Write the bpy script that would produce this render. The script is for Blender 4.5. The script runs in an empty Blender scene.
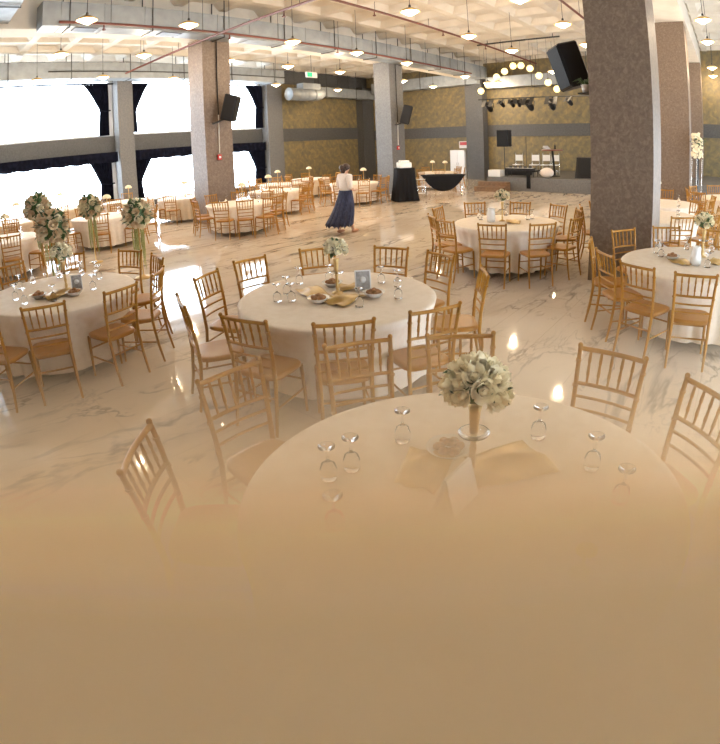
import bpy, math, random
from mathutils import Vector, Matrix
R = math.radians
PI = math.pi
sc = bpy.context.scene
COL = sc.collection
rnd = random.Random(7)

# ------------------------------------------------------------------ camera
# room axes: X runs along the pillar rows to the stage wall, Y runs to the window wall; the camera stands over the origin
YAW, PITCH, ROLL = R(41.0), 0.162084, -0.043
def cam_axis(v):            # from the level, forward-looking frame to the room frame
    x, y, z = v
    return Vector((x*math.sin(YAW) + y*math.cos(YAW), -x*math.cos(YAW) + y*math.sin(YAW), z))
cr, sr = math.cos(ROLL), math.sin(ROLL)
Xr = Vector((1, 0, 0)); Yr = Vector((0, math.sin(PITCH), math.cos(PITCH))); Fw = Vector((0, math.cos(PITCH), -math.sin(PITCH)))
right = cam_axis(Xr*cr + Yr*sr); up = cam_axis(-sr*Xr + cr*Yr); fwd = cam_axis(Fw)
cam = bpy.data.cameras.new('camera'); camo = bpy.data.objects.new('camera', cam); COL.objects.link(camo)
M = Matrix((right, up, -fwd)).transposed().to_4x4(); M.translation = Vector((0, 0, 2.08))
camo.matrix_world = M
cam.type = 'PANO'; cam.panorama_type = 'FISHEYE_LENS_POLYNOMIAL'
cam.sensor_fit = 'HORIZONTAL'; cam.sensor_width = 36.0; cam.fisheye_fov = PI
cam.fisheye_polynomial_k0 = 0; cam.fisheye_polynomial_k1 = -20.0/510.573
cam.fisheye_polynomial_k2 = 0; cam.fisheye_polynomial_k3 = 0; cam.fisheye_polynomial_k4 = 0
cam.shift_y = -(372-228.593)/744.0
cam.clip_end = 200
sc.camera = camo

# ------------------------------------------------------------------ world, render look
w = bpy.data.worlds.new('sky'); sc.world = w; w.use_nodes = True
bg = w.node_tree.nodes['Background']; bg.inputs[0].default_value = (0.76, 0.88, 1.0, 1); bg.inputs[1].default_value = 9.0
sc.view_settings.view_transform = 'Standard'; sc.view_settings.look = 'None'; sc.view_settings.gamma = 1
sc.view_settings.use_curve_mapping = False; sc.view_settings.exposure = 0.7
cy = sc.cycles
cy.max_bounces = 8; cy.diffuse_bounces = 4; cy.glossy_bounces = 3; cy.transmission_bounces = 6; cy.transparent_max_bounces = 16
cy.volume_bounces = 4; cy.volume_step_rate = .35; cy.use_denoising = True; cy.caustics_reflective = False; cy.caustics_refractive = False
cy.sample_clamp_indirect = 6
LAMP_W = 62

# ------------------------------------------------------------------ materials
def mat(name, col, rough=.6, metal=0.0, spec=.5, emit=None, es=0):
    m = bpy.data.materials.new(name); m.use_nodes = True
    b = m.node_tree.nodes['Principled BSDF']
    b.inputs['Base Color'].default_value = (*col, 1); b.inputs['Roughness'].default_value = rough; b.inputs['Metallic'].default_value = metal
    b.inputs['Specular IOR Level'].default_value = spec
    if emit: b.inputs['Emission Color'].default_value = (*emit, 1); b.inputs['Emission Strength'].default_value = es
    return m
def nodes(m): return m.node_tree.nodes, m.node_tree.links, m.node_tree.nodes['Principled BSDF']
def noisy(name, cols, scale, rough=.6, metal=0., detail=4, bump=0., dist=0., lo=.35, hi=.65, stretch=None):
    m = mat(name, cols[0], rough, metal); N, L, b = nodes(m)
    tc = N.new('ShaderNodeTexCoord'); src = tc.outputs['Object']
    if stretch:
        mp = N.new('ShaderNodeMapping'); mp.inputs['Scale'].default_value = stretch; L.new(src, mp.inputs[0]); src = mp.outputs[0]
    n = N.new('ShaderNodeTexNoise'); n.inputs['Scale'].default_value = scale; n.inputs['Detail'].default_value = detail; n.inputs['Distortion'].default_value = dist
    L.new(src, n.inputs['Vector'])
    r = N.new('ShaderNodeValToRGB'); L.new(n.outputs[0], r.inputs[0])
    r.color_ramp.elements[0].position = lo; r.color_ramp.elements[1].position = hi
    r.color_ramp.elements[0].color = (*cols[0], 1); r.color_ramp.elements[1].color = (*cols[-1], 1)
    for i, c in enumerate(cols[1:-1]):
        e = r.color_ramp.elements.new(lo + (hi-lo)*(i+1)/(len(cols)-1)); e.color = (*c, 1)
    L.new(r.outputs[0], b.inputs['Base Color'])
    if bump:
        bm = N.new('ShaderNodeBump'); bm.inputs['Strength'].default_value = bump; bm.inputs['Distance'].default_value = .02
        L.new(n.outputs[0], bm.inputs['Height']); L.new(bm.outputs[0], b.inputs['Normal'])
    return m

def marble():
    m = mat('polished_cream_marble', (.7, .6, .5), .05, spec=.95); N, L, b = nodes(m)
    tc = N.new('ShaderNodeTexCoord'); ob = tc.outputs['Object']
    def vein(rot, st, scale, w_, seed):
        mp = N.new('ShaderNodeMapping'); mp.inputs['Rotation'].default_value = (0, 0, rot); mp.inputs['Location'].default_value = (seed, seed*.7, 0); mp.inputs['Scale'].default_value = (st, 1, 1); L.new(ob, mp.inputs[0])
        nz = N.new('ShaderNodeTexNoise'); nz.inputs['Scale'].default_value = scale; nz.inputs['Detail'].default_value = 5; nz.inputs['Roughness'].default_value = .55; nz.inputs['Distortion'].default_value = .5; L.new(mp.outputs[0], nz.inputs['Vector'])
        s1 = N.new('ShaderNodeMath'); s1.operation = 'SUBTRACT'; s1.inputs[1].default_value = .5; L.new(nz.outputs[0], s1.inputs[0])
        ab = N.new('ShaderNodeMath'); ab.operation = 'ABSOLUTE'; L.new(s1.outputs[0], ab.inputs[0])
        r = N.new('ShaderNodeValToRGB'); r.color_ramp.elements[0].position = 0; r.color_ramp.elements[1].position = w_
        r.color_ramp.elements[0].color = (1, 1, 1, 1); r.color_ramp.elements[1].color = (0, 0, 0, 1); L.new(ab.outputs[0], r.inputs[0])
        mk = N.new('ShaderNodeTexNoise'); mk.inputs['Scale'].default_value = scale*.9; mk.inputs['Detail'].default_value = 3
        m2 = N.new('ShaderNodeMapping'); m2.inputs['Location'].default_value = (seed*3, 0, 4); L.new(mp.outputs[0], m2.inputs[0]); L.new(m2.outputs[0], mk.inputs['Vector'])
        r2 = N.new('ShaderNodeValToRGB'); r2.color_ramp.elements[0].position = .47; r2.color_ramp.elements[1].position = .62; L.new(mk.outputs[0], r2.inputs[0])
        mm = N.new('ShaderNodeMath'); mm.operation = 'MULTIPLY'; L.new(r.outputs[0], mm.inputs[0]); L.new(r2.outputs[0], mm.inputs[1])
        return mm.outputs[0]
    base = N.new('ShaderNodeTexNoise'); base.inputs['Scale'].default_value = .8; base.inputs['Detail'].default_value = 5; L.new(ob, base.inputs['Vector'])
    cr_ = N.new('ShaderNodeValToRGB'); cr_.color_ramp.elements[0].position = .3; cr_.color_ramp.elements[1].position = .7
    cr_.color_ramp.elements[0].color = (.66, .55, .43, 1); cr_.color_ramp.elements[1].color = (.76, .65, .52, 1); L.new(base.outputs[0], cr_.inputs[0])
    col = cr_.outputs[0]
    for rot, s_, ns, w_, sd, f, vc in ((.85, .28, 1.5, .028, 3., 1.0, (.19, .16, .14)), (.45, .35, 2.2, .022, 9., .85, (.23, .19, .16)), (1.2, .25, 1.0, .05, 5., .3, (.36, .30, .25)), (-.6, .4, 2.4, .012, 15., .5, (.28, .23, .2))):
        v = vein(rot, s_, ns, w_, sd)
        fm = N.new('ShaderNodeMath'); fm.operation = 'MULTIPLY'; fm.inputs[1].default_value = f; L.new(v, fm.inputs[0])
        mx = N.new('ShaderNodeMixRGB'); mx.inputs[2].default_value = (*vc, 1); L.new(fm.outputs[0], mx.inputs[0]); L.new(col, mx.inputs[1]); col = mx.outputs[0]
    bk = N.new('ShaderNodeTexBrick'); bk.offset = 0; bk.inputs['Scale'].default_value = 1; bk.inputs['Brick Width'].default_value = 1.2; bk.inputs['Row Height'].default_value = .6
    bk.inputs['Mortar Size'].default_value = .0025; bk.inputs['Color1'].default_value = (1, 1, 1, 1); bk.inputs['Color2'].default_value = (.985, .985, .985, 1); bk.inputs['Mortar'].default_value = (.75, .71, .66, 1)
    L.new(ob, bk.inputs['Vector'])
    mx = N.new('ShaderNodeMixRGB'); mx.blend_type = 'MULTIPLY'; mx.inputs[0].default_value = 1; L.new(col, mx.inputs[1]); L.new(bk.outputs['Color'], mx.inputs[2])
    L.new(mx.outputs[0], b.inputs['Base Color'])
    return m

def goldpaper():
    m = mat('gold_patterned_wallpaper', (.4, .3, .1), .6); N, L, b = nodes(m)
    tc = N.new('ShaderNodeTexCoord')
    a = N.new('ShaderNodeTexWave'); a.wave_type = 'BANDS'; a.bands_direction = 'DIAGONAL'; a.inputs['Scale'].default_value = 1.1; a.inputs['Distortion'].default_value = 9; a.inputs['Detail'].default_value = 3
    L.new(tc.outputs['Object'], a.inputs['Vector'])
    n = N.new('ShaderNodeTexNoise'); n.inputs['Scale'].default_value = 4.5; n.inputs['Detail'].default_value = 6; n.inputs['Distortion'].default_value = .8; L.new(tc.outputs['Object'], n.inputs['Vector'])
    mx = N.new('ShaderNodeMixRGB'); mx.inputs[0].default_value = .92; L.new(a.outputs['Color'], mx.inputs[1]); L.new(n.outputs['Color'], mx.inputs[2])
    r = N.new('ShaderNodeValToRGB'); L.new(mx.outputs[0], r.inputs[0])
    e = r.color_ramp.elements; e[0].position = .33; e[0].color = (.125, .107, .07, 1); e[1].position = .66; e[1].color = (.275, .20, .08, 1)
    q = e.new(.5); q.color = (.19, .148, .072, 1)
    L.new(r.outputs[0], b.inputs['Base Color']); return m

MT = dict(
    marble=marble(), gold_paper=goldpaper(),
    paper=noisy('brown_grey_damask_wallpaper', [(.142, .097, .067), (.178, .126, .089), (.228, .168, .122)], 19, .5, detail=4, dist=.8, lo=.34, hi=.68),
    paper_grey=noisy('grey_patterned_wallpaper', [(.062, .061, .060), (.078, .077, .075), (.098, .096, .094)], 19, .55, detail=4, dist=.8, lo=.34, hi=.68),
    paper_pale=noisy('pale_grey_patterned_wallpaper', [(.115, .112, .109), (.142, .139, .135), (.175, .171, .166)], 19, .55, detail=4, dist=.8, lo=.34, hi=.68),
    ceil=noisy('painted_concrete', [(.60, .54, .45), (.66, .60, .51)], 2, .8),
    duct=noisy('galvanised_sheet', [(.24, .26, .275), (.30, .325, .34)], 3, .5, .15),
    red_pipe=mat('red_primer_pipe', (.13, .036, .028), .5),
    strap=mat('dark_steel_strap', (.06, .06, .06), .5, .5),
    cloth=noisy('ivory_damask_cloth', [(.80, .69, .56), (.85, .75, .63)], 14, .75, detail=2),
    gold=noisy('gold_painted_wood', [(.345, .155, .016), (.44, .21, .028)], 9, .4, .0, stretch=(1, 1, .25)),
    seat=noisy('gold_wood_seat', [(.37, .155, .018), (.44, .20, .028)], 6, .32, .0, stretch=(1, .3, 1)),
    black=mat('black_cloth', (.012, .012, .014), .8), blackp=mat('black_plastic', (.02, .02, .022), .4),
    grille=noisy('speaker_grille', [(.008, .008, .009), (.02, .02, .021)], 120, .5),
    navy=noisy('navy_velvet', [(.005, .006, .012), (.010, .011, .022)], 6, 1.0),
    white=mat('white_plastic', (.8, .79, .77), .4), whitep=noisy('white_porcelain', [(.82, .79, .74), (.86, .83, .78)], 3, .2),
    steel=mat('brushed_steel', (.5, .5, .5), .3, .9), chrome=mat('chrome', (.8, .8, .8), .1, 1.),
    rose=noisy('ivory_rose_petals', [(.90, .79, .56), (.93, .85, .64)], 30, .8),
    peach=noisy('peach_rose_petals', [(.66, .46, .26), (.84, .70, .48)], 12, .6),
    leaf=noisy('dark_green_leaf', [(.03, .07, .02), (.09, .16, .05)], 20, .5),
    hang=noisy('pale_green_amaranth', [(.30, .33, .10), (.48, .46, .20)], 40, .7),
    napkin=noisy('gold_satin', [(.42, .25, .06), (.60, .40, .13)], 8, .35, .15),
    cookie=noisy('baked_brown', [(.26, .11, .04), (.45, .24, .10)], 40, .7),
    paperw=mat('white_card', (.74, .72, .70), .5), greyp=noisy('grey_print', [(.26, .24, .22), (.42, .39, .36)], 25, .4),
    wood=noisy('brown_wood', [(.16, .09, .045), (.24, .14, .07)], 5, .5, stretch=(.2, 2, 2)),
    skin=mat('skin', (.60, .36, .25), .5), hair=noisy('brown_hair', [(.022, .009, .005), (.06, .024, .014)], 30, .5),
    knit=noisy('cream_knit', [(.72, .62, .54), (.80, .71, .63)], 40, .9), denim=noisy('navy_fringe_cloth', [(.014, .017, .042), (.04, .047, .10)], 14, .8, stretch=(3, 3, .4)),
    red=mat('red_box', (.5, .03, .03), .4), exitg=mat('green_sign_face', (.02, .35, .14), .4, emit=(.05, .6, .3), es=.6),
    shoe=mat('tan_shoe', (.45, .22, .12), .5),
    lampgold=mat('brass_lamp_shade', (.62, .42, .17), .35, .5),
    bulb=mat('warm_lamp_diffuser', (1, .9, .7), .4, emit=(1, .84, .55), es=6),
    globe=mat('warm_glass_globe', (1, .88, .55), .3, emit=(1, .74, .26), es=1.15),
    redtop=mat('dark_red_wood', (.20, .05, .03), .35),
    frame=mat('white_window_frame', (.75, .77, .8), .4),
)
for k_ in ('blackp', 'black', 'grille'): MT[k_].node_tree.nodes['Principled BSDF'].inputs['Specular IOR Level'].default_value = .15
MT['navy'].node_tree.nodes['Principled BSDF'].inputs['Specular IOR Level'].default_value = .05
for k_ in ('gold', 'seat'): MT[k_].node_tree.nodes['Principled BSDF'].inputs['Specular IOR Level'].default_value = .35
def glassmat():
    m = bpy.data.materials.new('drinking_glass'); m.use_nodes = True; b = m.node_tree.nodes['Principled BSDF']
    b.inputs['Transmission Weight'].default_value = 1; b.inputs['Roughness'].default_value = .02; b.inputs['IOR'].default_value = 1.25
    b.inputs['Base Color'].default_value = (.97, .97, .97, 1); return m
MT['glass'] = glassmat()
def panemat():
    m = bpy.data.materials.new('window_pane'); m.use_nodes = True; N = m.node_tree.nodes; L = m.node_tree.links; N.clear()
    t = N.new('ShaderNodeBsdfTransparent'); g = N.new('ShaderNodeBsdfGlossy'); g.inputs['Roughness'].default_value = .02
    mx = N.new('ShaderNodeMixShader'); mx.inputs[0].default_value = .05; o = N.new('ShaderNodeOutputMaterial')
    L.new(t.outputs[0], mx.inputs[1]); L.new(g.outputs[0], mx.inputs[2]); L.new(mx.outputs[0], o.inputs[0]); return m
MT['pane'] = panemat()

# ------------------------------------------------------------------ mesh helpers
class MB:
    def __init__(s): s.v = []; s.f = []; s.sm = []
    def add(s, vs, fs, smooth=False):
        o = len(s.v); s.v += [tuple(p) for p in vs]; s.f += [tuple(i+o for i in f) for f in fs]; s.sm += [smooth]*len(fs); return s
    def box(s, x0, x1, y0, y1, z0, z1, mtx=None):
        vs = [(x, y, z) for z in (z0, z1) for y in (y0, y1) for x in (x0, x1)]
        if mtx: vs = [mtx @ Vector(p) for p in vs]
        return s.add(vs, [(0, 2, 3, 1), (4, 5, 7, 6), (0, 1, 5, 4), (2, 6, 7, 3), (0, 4, 6, 2), (1, 3, 7, 5)])
    def cbox(s, x0, x1, y0, y1, z0, z1, c=.01, mtx=None):     # chamfered box
        vs = []; fs = []
        X = (x0, x1); Y = (y0, y1); Z = (z0, z1)
        idx = {}
        for i in (0, 1):
            for j in (0, 1):
                for k in (0, 1):
                    sx, sy, sz = (c if i == 0 else -c), (c if j == 0 else -c), (c if k == 0 else -c)
                    for a, p in enumerate(((X[i], Y[j]+sy, Z[k]+sz), (X[i]+sx, Y[j], Z[k]+sz), (X[i]+sx, Y[j]+sy, Z[k]))):
                        idx[i, j, k, a] = len(vs); vs.append(p)
        g = lambda i, j, k, a: idx[i, j, k, a]
        for t in (0, 1):
            fs.append(tuple(g(t, j, k, 0) for j, k in ((0, 0), (1, 0), (1, 1), (0, 1))))
            fs.append(tuple(g(i, t, k, 1) for i, k in ((0, 0), (1, 0), (1, 1), (0, 1))))
            fs.append(tuple(g(i, j, t, 2) for i, j in ((0, 0), (1, 0), (1, 1), (0, 1))))
        for p in (0, 1):
            for q in (0, 1):
                fs.append((g(p, q, 0, 0), g(p, q, 0, 1), g(p, q, 1, 1), g(p, q, 1, 0)))
                fs.append((g(p, 0, q, 0), g(p, 0, q, 2), g(p, 1, q, 2), g(p, 1, q, 0)))
                fs.append((g(0, p, q, 1), g(0, p, q, 2), g(1, p, q, 2), g(1, p, q, 1)))
        for i in (0, 1):
            for j in (0, 1):
                for k in (0, 1): fs.append((g(i, j, k, 0), g(i, j, k, 1), g(i, j, k, 2)))
        if mtx: vs = [mtx @ Vector(p) for p in vs]
        return s.add(vs, fs)
    def tube(s, pts, r, n=8, smooth=True, cap=True):
        pts = [Vector(p) for p in pts]; rr = r if isinstance(r, (list, tuple)) else [r]*len(pts)
        vs = []; fs = []; ref = None
        for i, p in enumerate(pts):
            d = (pts[min(i+1, len(pts)-1)] - pts[max(i-1, 0)]).normalized()
            if ref is None: ref = Vector((0, 0, 1)) if abs(d.z) < .9 else Vector((1, 0, 0))
            a = d.cross(ref).normalized(); b = d.cross(a).normalized(); ref = -b if False else ref
            for k in range(n):
                t = 2*PI*k/n; vs.append(p + (a*math.cos(t) + b*math.sin(t))*rr[i])
        for i in range(len(pts)-1):
            for k in range(n): fs.append((i*n+k, i*n+(k+1) % n, (i+1)*n+(k+1) % n, (i+1)*n+k))
        if cap: fs.append(tuple(range(n))); fs.append(tuple((len(pts)-1)*n+k for k in range(n-1, -1, -1)))
        return s.add(vs, fs, smooth)
    def lathe(s, prof, n=20, c=(0, 0, 0), smooth=True, sx=1., sy=1.):
        vs = []; fs = []; m = len(prof)
        for r, z in prof:
            for k in range(n): t = 2*PI*k/n; vs.append((c[0]+r*sx*math.cos(t), c[1]+r*sy*math.sin(t), c[2]+z))
        for i in range(m-1):
            for k in range(n): fs.append((i*n+k, i*n+(k+1) % n, (i+1)*n+(k+1) % n, (i+1)*n+k))
        if prof[0][0] > 1e-4: fs.append(tuple(range(n-1, -1, -1)))
        if prof[-1][0] > 1e-4: fs.append(tuple((m-1)*n+k for k in range(n)))
        return s.add(vs, fs, smooth)
    def ball(s, c, r, n=10, m=6, sq=(1, 1, 1)):
        vs = [(c[0], c[1], c[2]-r*sq[2])]; fs = []
        for i in range(1, m):
            a = PI*i/m
            for k in range(n): t = 2*PI*k/n; vs.append((c[0]+r*sq[0]*math.sin(a)*math.cos(t), c[1]+r*sq[1]*math.sin(a)*math.sin(t), c[2]-r*sq[2]*math.cos(a)))
        vs.append((c[0], c[1], c[2]+r*sq[2])); top = len(vs)-1
        for k in range(n): fs.append((0, 1+(k+1) % n, 1+k)); fs.append((top, 1+(m-2)*n+k, 1+(m-2)*n+(k+1) % n))
        for i in range(m-2):
            for k in range(n): fs.append((1+i*n+k, 1+i*n+(k+1) % n, 1+(i+1)*n+(k+1) % n, 1+(i+1)*n+k))
        return s.add(vs, fs, True)
    def grid(s, P, closed=False, smooth=True):               # P[i][j] points
        a, b = len(P), len(P[0]); vs = [p for row in P for p in row]; fs = []
        for i in range(a-1):
            for j in range(b if closed else b-1): fs.append((i*b+j, i*b+(j+1) % b, (i+1)*b+(j+1) % b, (i+1)*b+j))
        return s.add(vs, fs, smooth)
    def mesh(s, name, m):
        me = bpy.data.meshes.new(name); me.from_pydata(s.v, [], s.f); me.update()
        me.polygons.foreach_set('use_smooth', s.sm); me.materials.append(MT[m] if isinstance(m, str) else m); return me
    def obj(s, name, m, parent=None, loc=None, rz=0):
        o = bpy.data.objects.new(name, s.mesh(name, m)); COL.objects.link(o)
        if parent is not None: o.parent = parent
        if loc: o.location = loc
        if rz: o.rotation_euler.z = rz
        return o
def tag(o, label=None, cat=None, group=None, kind=None):
    for k, v in (('label', label), ('category', cat), ('group', group), ('kind', kind)):
        if v: o[k] = v
    return o
def thing(name, label, cat, loc=(0, 0, 0), rz=0, group=None):
    o = bpy.data.objects.new(name, None); COL.objects.link(o); o.empty_display_size = .1
    o.location = loc; o.rotation_euler.z = rz; return tag(o, label, cat, group)
def struct(name, mb, m, label=None):
    return tag(mb.obj(name, m), label, None, None, 'structure')
KIDS = {}
def link_child(name, me, parent, loc=(0, 0, 0), rot=None):
    o = bpy.data.objects.new(name, me); COL.objects.link(o); o.parent = parent; o.location = loc
    if rot: o.rotation_euler = rot
    return o
def copy_tree(src, label=None, group=None, loc=None, rz=None):
    r = src.copy(); COL.objects.link(r)
    if loc is not None: r.location = loc
    if rz is not None: r.rotation_euler = (0, 0, rz)
    if label: r['label'] = label
    if group: r['group'] = group
    for ch in list(src.children):
        c = ch.copy(); COL.objects.link(c); c.parent = r
        for g in list(ch.children):
            d = g.copy(); COL.objects.link(d); d.parent = c
    return r

# ------------------------------------------------------------------ room shell
UB, VW, ZT = 26.0, 21.5, 7.4           # stage wall, window wall, slab
struct('floor', MB().box(-5, UB+.4, -6, VW+.4, -.1, 0), 'marble', 'polished cream marble floor with grey veins')
BZ0, BZ1 = 2.52, 3.24
# window wall: sill, band, header, gold infill beyond the second window bay
W1, W2 = (-4.6, 8.73), (9.46, 17.13)
struct('wall_window', MB().box(-5, UB+.4, VW, VW+.35, 0, .22).box(-5, UB+.4, VW-.02, VW+.35, BZ0, BZ1).box(-5, UB+.4, VW, VW+.35, 5.75, ZT)
       .box(-5, W1[0], VW, VW+.35, .22, 5.75), 'paper_grey', 'grey patterned bands of the window wall')
struct('wall_gold', MB().box(18.1, UB+.4, VW+.02, VW+.33, .22, BZ0).box(18.1, UB+.4, VW+.02, VW+.33, BZ1, 5.75), 'gold_paper', 'gold patterned wallpaper beyond the windows')
struct('wall_stage', MB().box(UB, UB+.35, -6, VW+.35, 0, 2.38).box(UB, UB+.35, -6, VW+.35, 3.02, ZT), 'gold_paper', 'gold patterned wallpaper behind the stage')
struct('trim_1', MB().box(UB-.06, UB+.3, -6, VW, 2.38, 3.02), 'paper_grey', 'grey patterned band across the stage wall')
struct('wall_right', MB().box(-5, UB+.4, -6.3, -6, 0, .5).box(-5, UB+.4, -6.3, -6, 2.5, ZT), 'paper')
struct('wall_rear', MB().box(-5.3, -5, -6.3, VW+.4, 0, ZT), 'paper')
for i, (a, b) in enumerate(((W1[0], W1[1]), (W2[0], W2[1]))):
    for j, (z0, z1) in enumerate(((.22, BZ0), (BZ1, 5.75))):
        wn = MB(); fr = .07
        n = 6 if i == 0 else 3
        wn.box(a, b, VW+.12, VW+.2, z0, z0+fr).box(a, b, VW+.12, VW+.2, z1-fr, z1)
        wn.box(a, a+.12, VW+.12, VW+.2, z0, z1).box(b-.2, b, VW+.1, VW+.2, z0, z1)
        o = struct(f'window_{i*2+j+1}', wn, 'frame', 'white framed window flooded with daylight')
        MB().box(a+.1, b-.1, VW+.15, VW+.16, z0+.05, z1-.05).obj('pane', 'pane', o)
# pillars
def pillar(name, u0, u1, v0, v1, z1, label):
    return struct(name, MB().box(u0, u1, v0, v1, 0, z1), 'paper_grey' if ('pilaster' in label or 'corner' in label) else 'paper_pale' if 'grey' in label else 'paper', label)
pillar('pillar', 7.51, 8.42, 1.03, 1.99, ZT, 'thick brown patterned pillar at the right')
pillar('pillar', 8.13, 9.12, 12.92, 13.75, 5.6, 'brown patterned pillar at the left with speaker')
pillar('pillar', 17.13, 18.06, 12.92, 13.75, 5.7, 'grey patterned pillar in the middle with speaker')
pillar('pillar', 16.0, 17.0, 1.06, 2.03, 5.72, 'brown patterned pillar behind the thick one')
pillar('pillar', 24.4, 25.3, .98, 1.9, 5.72, 'far brown pillar near the stage wall')
pillar('pillar', 8.73, 9.46, 20.95, VW+.3, 5.8, 'grey pillar between the two windows')
pillar('pillar', 17.13, 18.15, 20.95, VW+.3, 5.8, 'grey pillar at the end of the windows')
pillar('pillar', 24.9, UB, 21.0, VW+.1, 5.8, 'grey pillar in the far corner')
pillar('pillar', 25.4, UB, 12.82, 13.9, 5.8, 'grey pilaster on the stage wall')
# soffit beams
struct('beam', MB().box(-5, UB, 1.0, 2.1, 5.72, ZT), 'ceil', 'beige drop beam over the right pillars')
struct('beam', MB().box(-5, UB, 12.95, 13.8, 5.62, ZT), 'ceil', 'beige drop beam over the left pillars')
# waffle ceiling
S = 1.57; ZR, ZI = 6.5, 6.70
mb = MB()
u = 13.6 - 12*S
cells = []
for i in range(21):
    for j in range(-8, 11):
        u0 = 13.6 + (i-12)*S; v0 = 5.5 + j*S
        if u0 > UB or v0 > VW or u0 < -6 or v0 < -7.5: continue
        a, b = .13, .32
        O = [(u0, v0), (u0+S, v0), (u0+S, v0+S), (u0, v0+S)]
        I = [(u0+a, v0+a), (u0+S-a, v0+a), (u0+S-a, v0+S-a), (u0+a, v0+S-a)]
        T = [(u0+b, v0+b), (u0+S-b, v0+b), (u0+S-b, v0+S-b), (u0+b, v0+S-b)]
        vs = [(x, y, ZR) for x, y in O] + [(x, y, ZR+.06) for x, y in I] + [(x, y, ZI) for x, y in T]
        vs[4:8] = [(x, y, ZR) for x, y in I]
        fs = []
        for k in range(4): q = (k+1) % 4; fs += [(k, 4+k, 4+q, q), (4+k, 8+k, 8+q, 4+q)]
        fs.append((8, 11, 10, 9))
        mb.add(vs, fs)
mb.box(-7, UB+.5, -7, VW+.5, 6.95, 7.4)
struct('ceiling', mb, 'ceil', 'beige waffle slab ceiling with square coffers')

# ------------------------------------------------------------------ ducts, pipes
def duct(label, u0, u1, v0, v1, z0, z1, along='u', step=1.17, seams=True):
    t = thing('air_duct', label, 'duct', ((u0+u1)/2, (v0+v1)/2, z0))
    ox, oy = (u0+u1)/2, (v0+v1)/2
    b = MB().box(u0-ox, u1-ox, v0-oy, v1-oy, 0, z1-z0).obj('duct_body', 'duct', t)
    e = .012; x = (u0 if along == 'u' else v0) + .5; end = u1 if along == 'u' else v1; k = 0
    while x < end - .1:
        m = MB()
        if along == 'u': m.box(x-ox-.012, x-ox+.012, v0-oy-e, v1-oy+e, -e, z1-z0+e)
        else: m.box(u0-ox-e, u1-ox+e, x-oy-.012, x-oy+.012, -e, z1-z0+e)
        m.obj('flange', 'duct', t)
        if k % 2 == 0:
            m = MB(); dz = ZR + .36 - z0
            if along == 'u':
                m.box(x-ox+.2, x-ox+.23, v0-oy-.03, v0-oy-.015, -.03, dz).box(x-ox+.2, x-ox+.23, v1-oy+.015, v1-oy+.03, -.03, dz).box(x-ox+.2, x-ox+.23, v0-oy-.03, v1-oy+.03, -.04, -.015)
            else:
                m.box(u0-ox-.03, u0-ox-.015, x-oy+.2, x-oy+.23, -.03, dz).box(u1-ox+.015, u1-ox+.03, x-oy+.2, x-oy+.23, -.03, dz).box(u0-ox-.03, u1-ox+.03, x-oy+.2, x-oy+.23, -.04, -.015)
            m.obj('hanger_strap', 'strap', t)
        x += step; k += 1
    return t, ox, oy
d, ox, oy = duct('long galvanised duct running above the row of left pillars', 3.1, 25.0, 12.28, 12.9, 5.52, 6.15)
for x in (4.3, 6.8):
    MB().box(x-ox-.32, x-ox+.32, .06-.31, .44-.31, -.02, .0).obj('air_grille', 'strap', d)
duct('galvanised duct hung along the window wall under the ceiling', 2.9, 17.3, 19.7, 20.4, 5.5, 6.15, step=1.3)
duct('pale galvanised cross duct at the far left ceiling edge', 1.3, 2.35, 8.0, 19.4, 5.75, 6.3, along='v', step=1.4)
duct('galvanised duct along the gold wall beyond the round elbow', 20.45, 25.6, 20.5, 21.1, 5.0, 5.55, step=1.3)
duct('pale blue galvanised duct across the stage wall', 25.0, 25.7, 12.9, 20.3, 5.3, 5.95, along='v', step=1.5)
duct('galvanised duct over the stage backdrop', 25.1, 25.8, 3.0, 12.4, 5.0, 5.6, along='v', step=1.5)
# big round elbow
t = thing('duct_elbow', 'big shiny round duct elbow hanging before the gold wall', 'duct', (18.75, 19.9, 4.97))
pts = [(-1.0, .0, 0), (-.2, 0, 0), (.6, 0, 0), (1.15, .08, .03), (1.55, .3, .12), (1.75, .6, .25)]
MB().tube(pts, .33, 24).obj('elbow_body', 'duct', t)
for x in (-1.0, -.4, .2, .75): MB().tube([(x-.02, 0, 0), (x+.02, 0, 0)], .34, 24).obj('seam_ring', 'duct', t)
MB().box(-.2, 1.1, -.25, .25, .28, .6).obj('collar', 'duct', t)
for x in (-.6, .9): MB().tube([(x, 0, .3), (x, 0, 1.88)], .012, 6).obj('hanger_rod', 'strap', t)
# sprinkler pipes
def pipe(label, pts, r=.035, m='red_pipe', drops=()):
    o = MB().tube(pts, r, 8).obj('sprinkler_pipe', m); tag(o, label, 'pipe', 'sprinkler pipes under the ceiling')
    a_, b_ = Vector(pts[0]), Vector(pts[-1]); n_ = max(2, round((b_-a_).length/2.8))
    for i in range(n_):
        p_ = a_ + (b_-a_)*((i+.5)/n_); MB().tube([p_, (p_.x, p_.y, 6.86)], .008, 5).obj('pipe_hanger', 'strap', o)
    for p in drops:
        MB().tube([(p[0], p[1], p[2]), (p[0], p[1], p[2]-.14)], .02, 6).tube([(p[0], p[1], p[2]-.14), (p[0], p[1], p[2]-.17)], .05, 8).obj('sprinkler_head', m, o)
    return o
pipe('red sprinkler pipe along the front of the long duct', [(3.5, 12.15, 5.58), (23, 12.15, 5.58)], .035, drops=[(4.7, 12.15, 5.58), (8.6, 12.15, 5.58), (13.2, 12.15, 5.58)])
pipe('red sprinkler pipe crossing beside the left pillar', [(7.9, 7.0, 5.42), (7.95, 18.2, 5.42)], .035, drops=[(7.95, 9, 5.42)])
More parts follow.
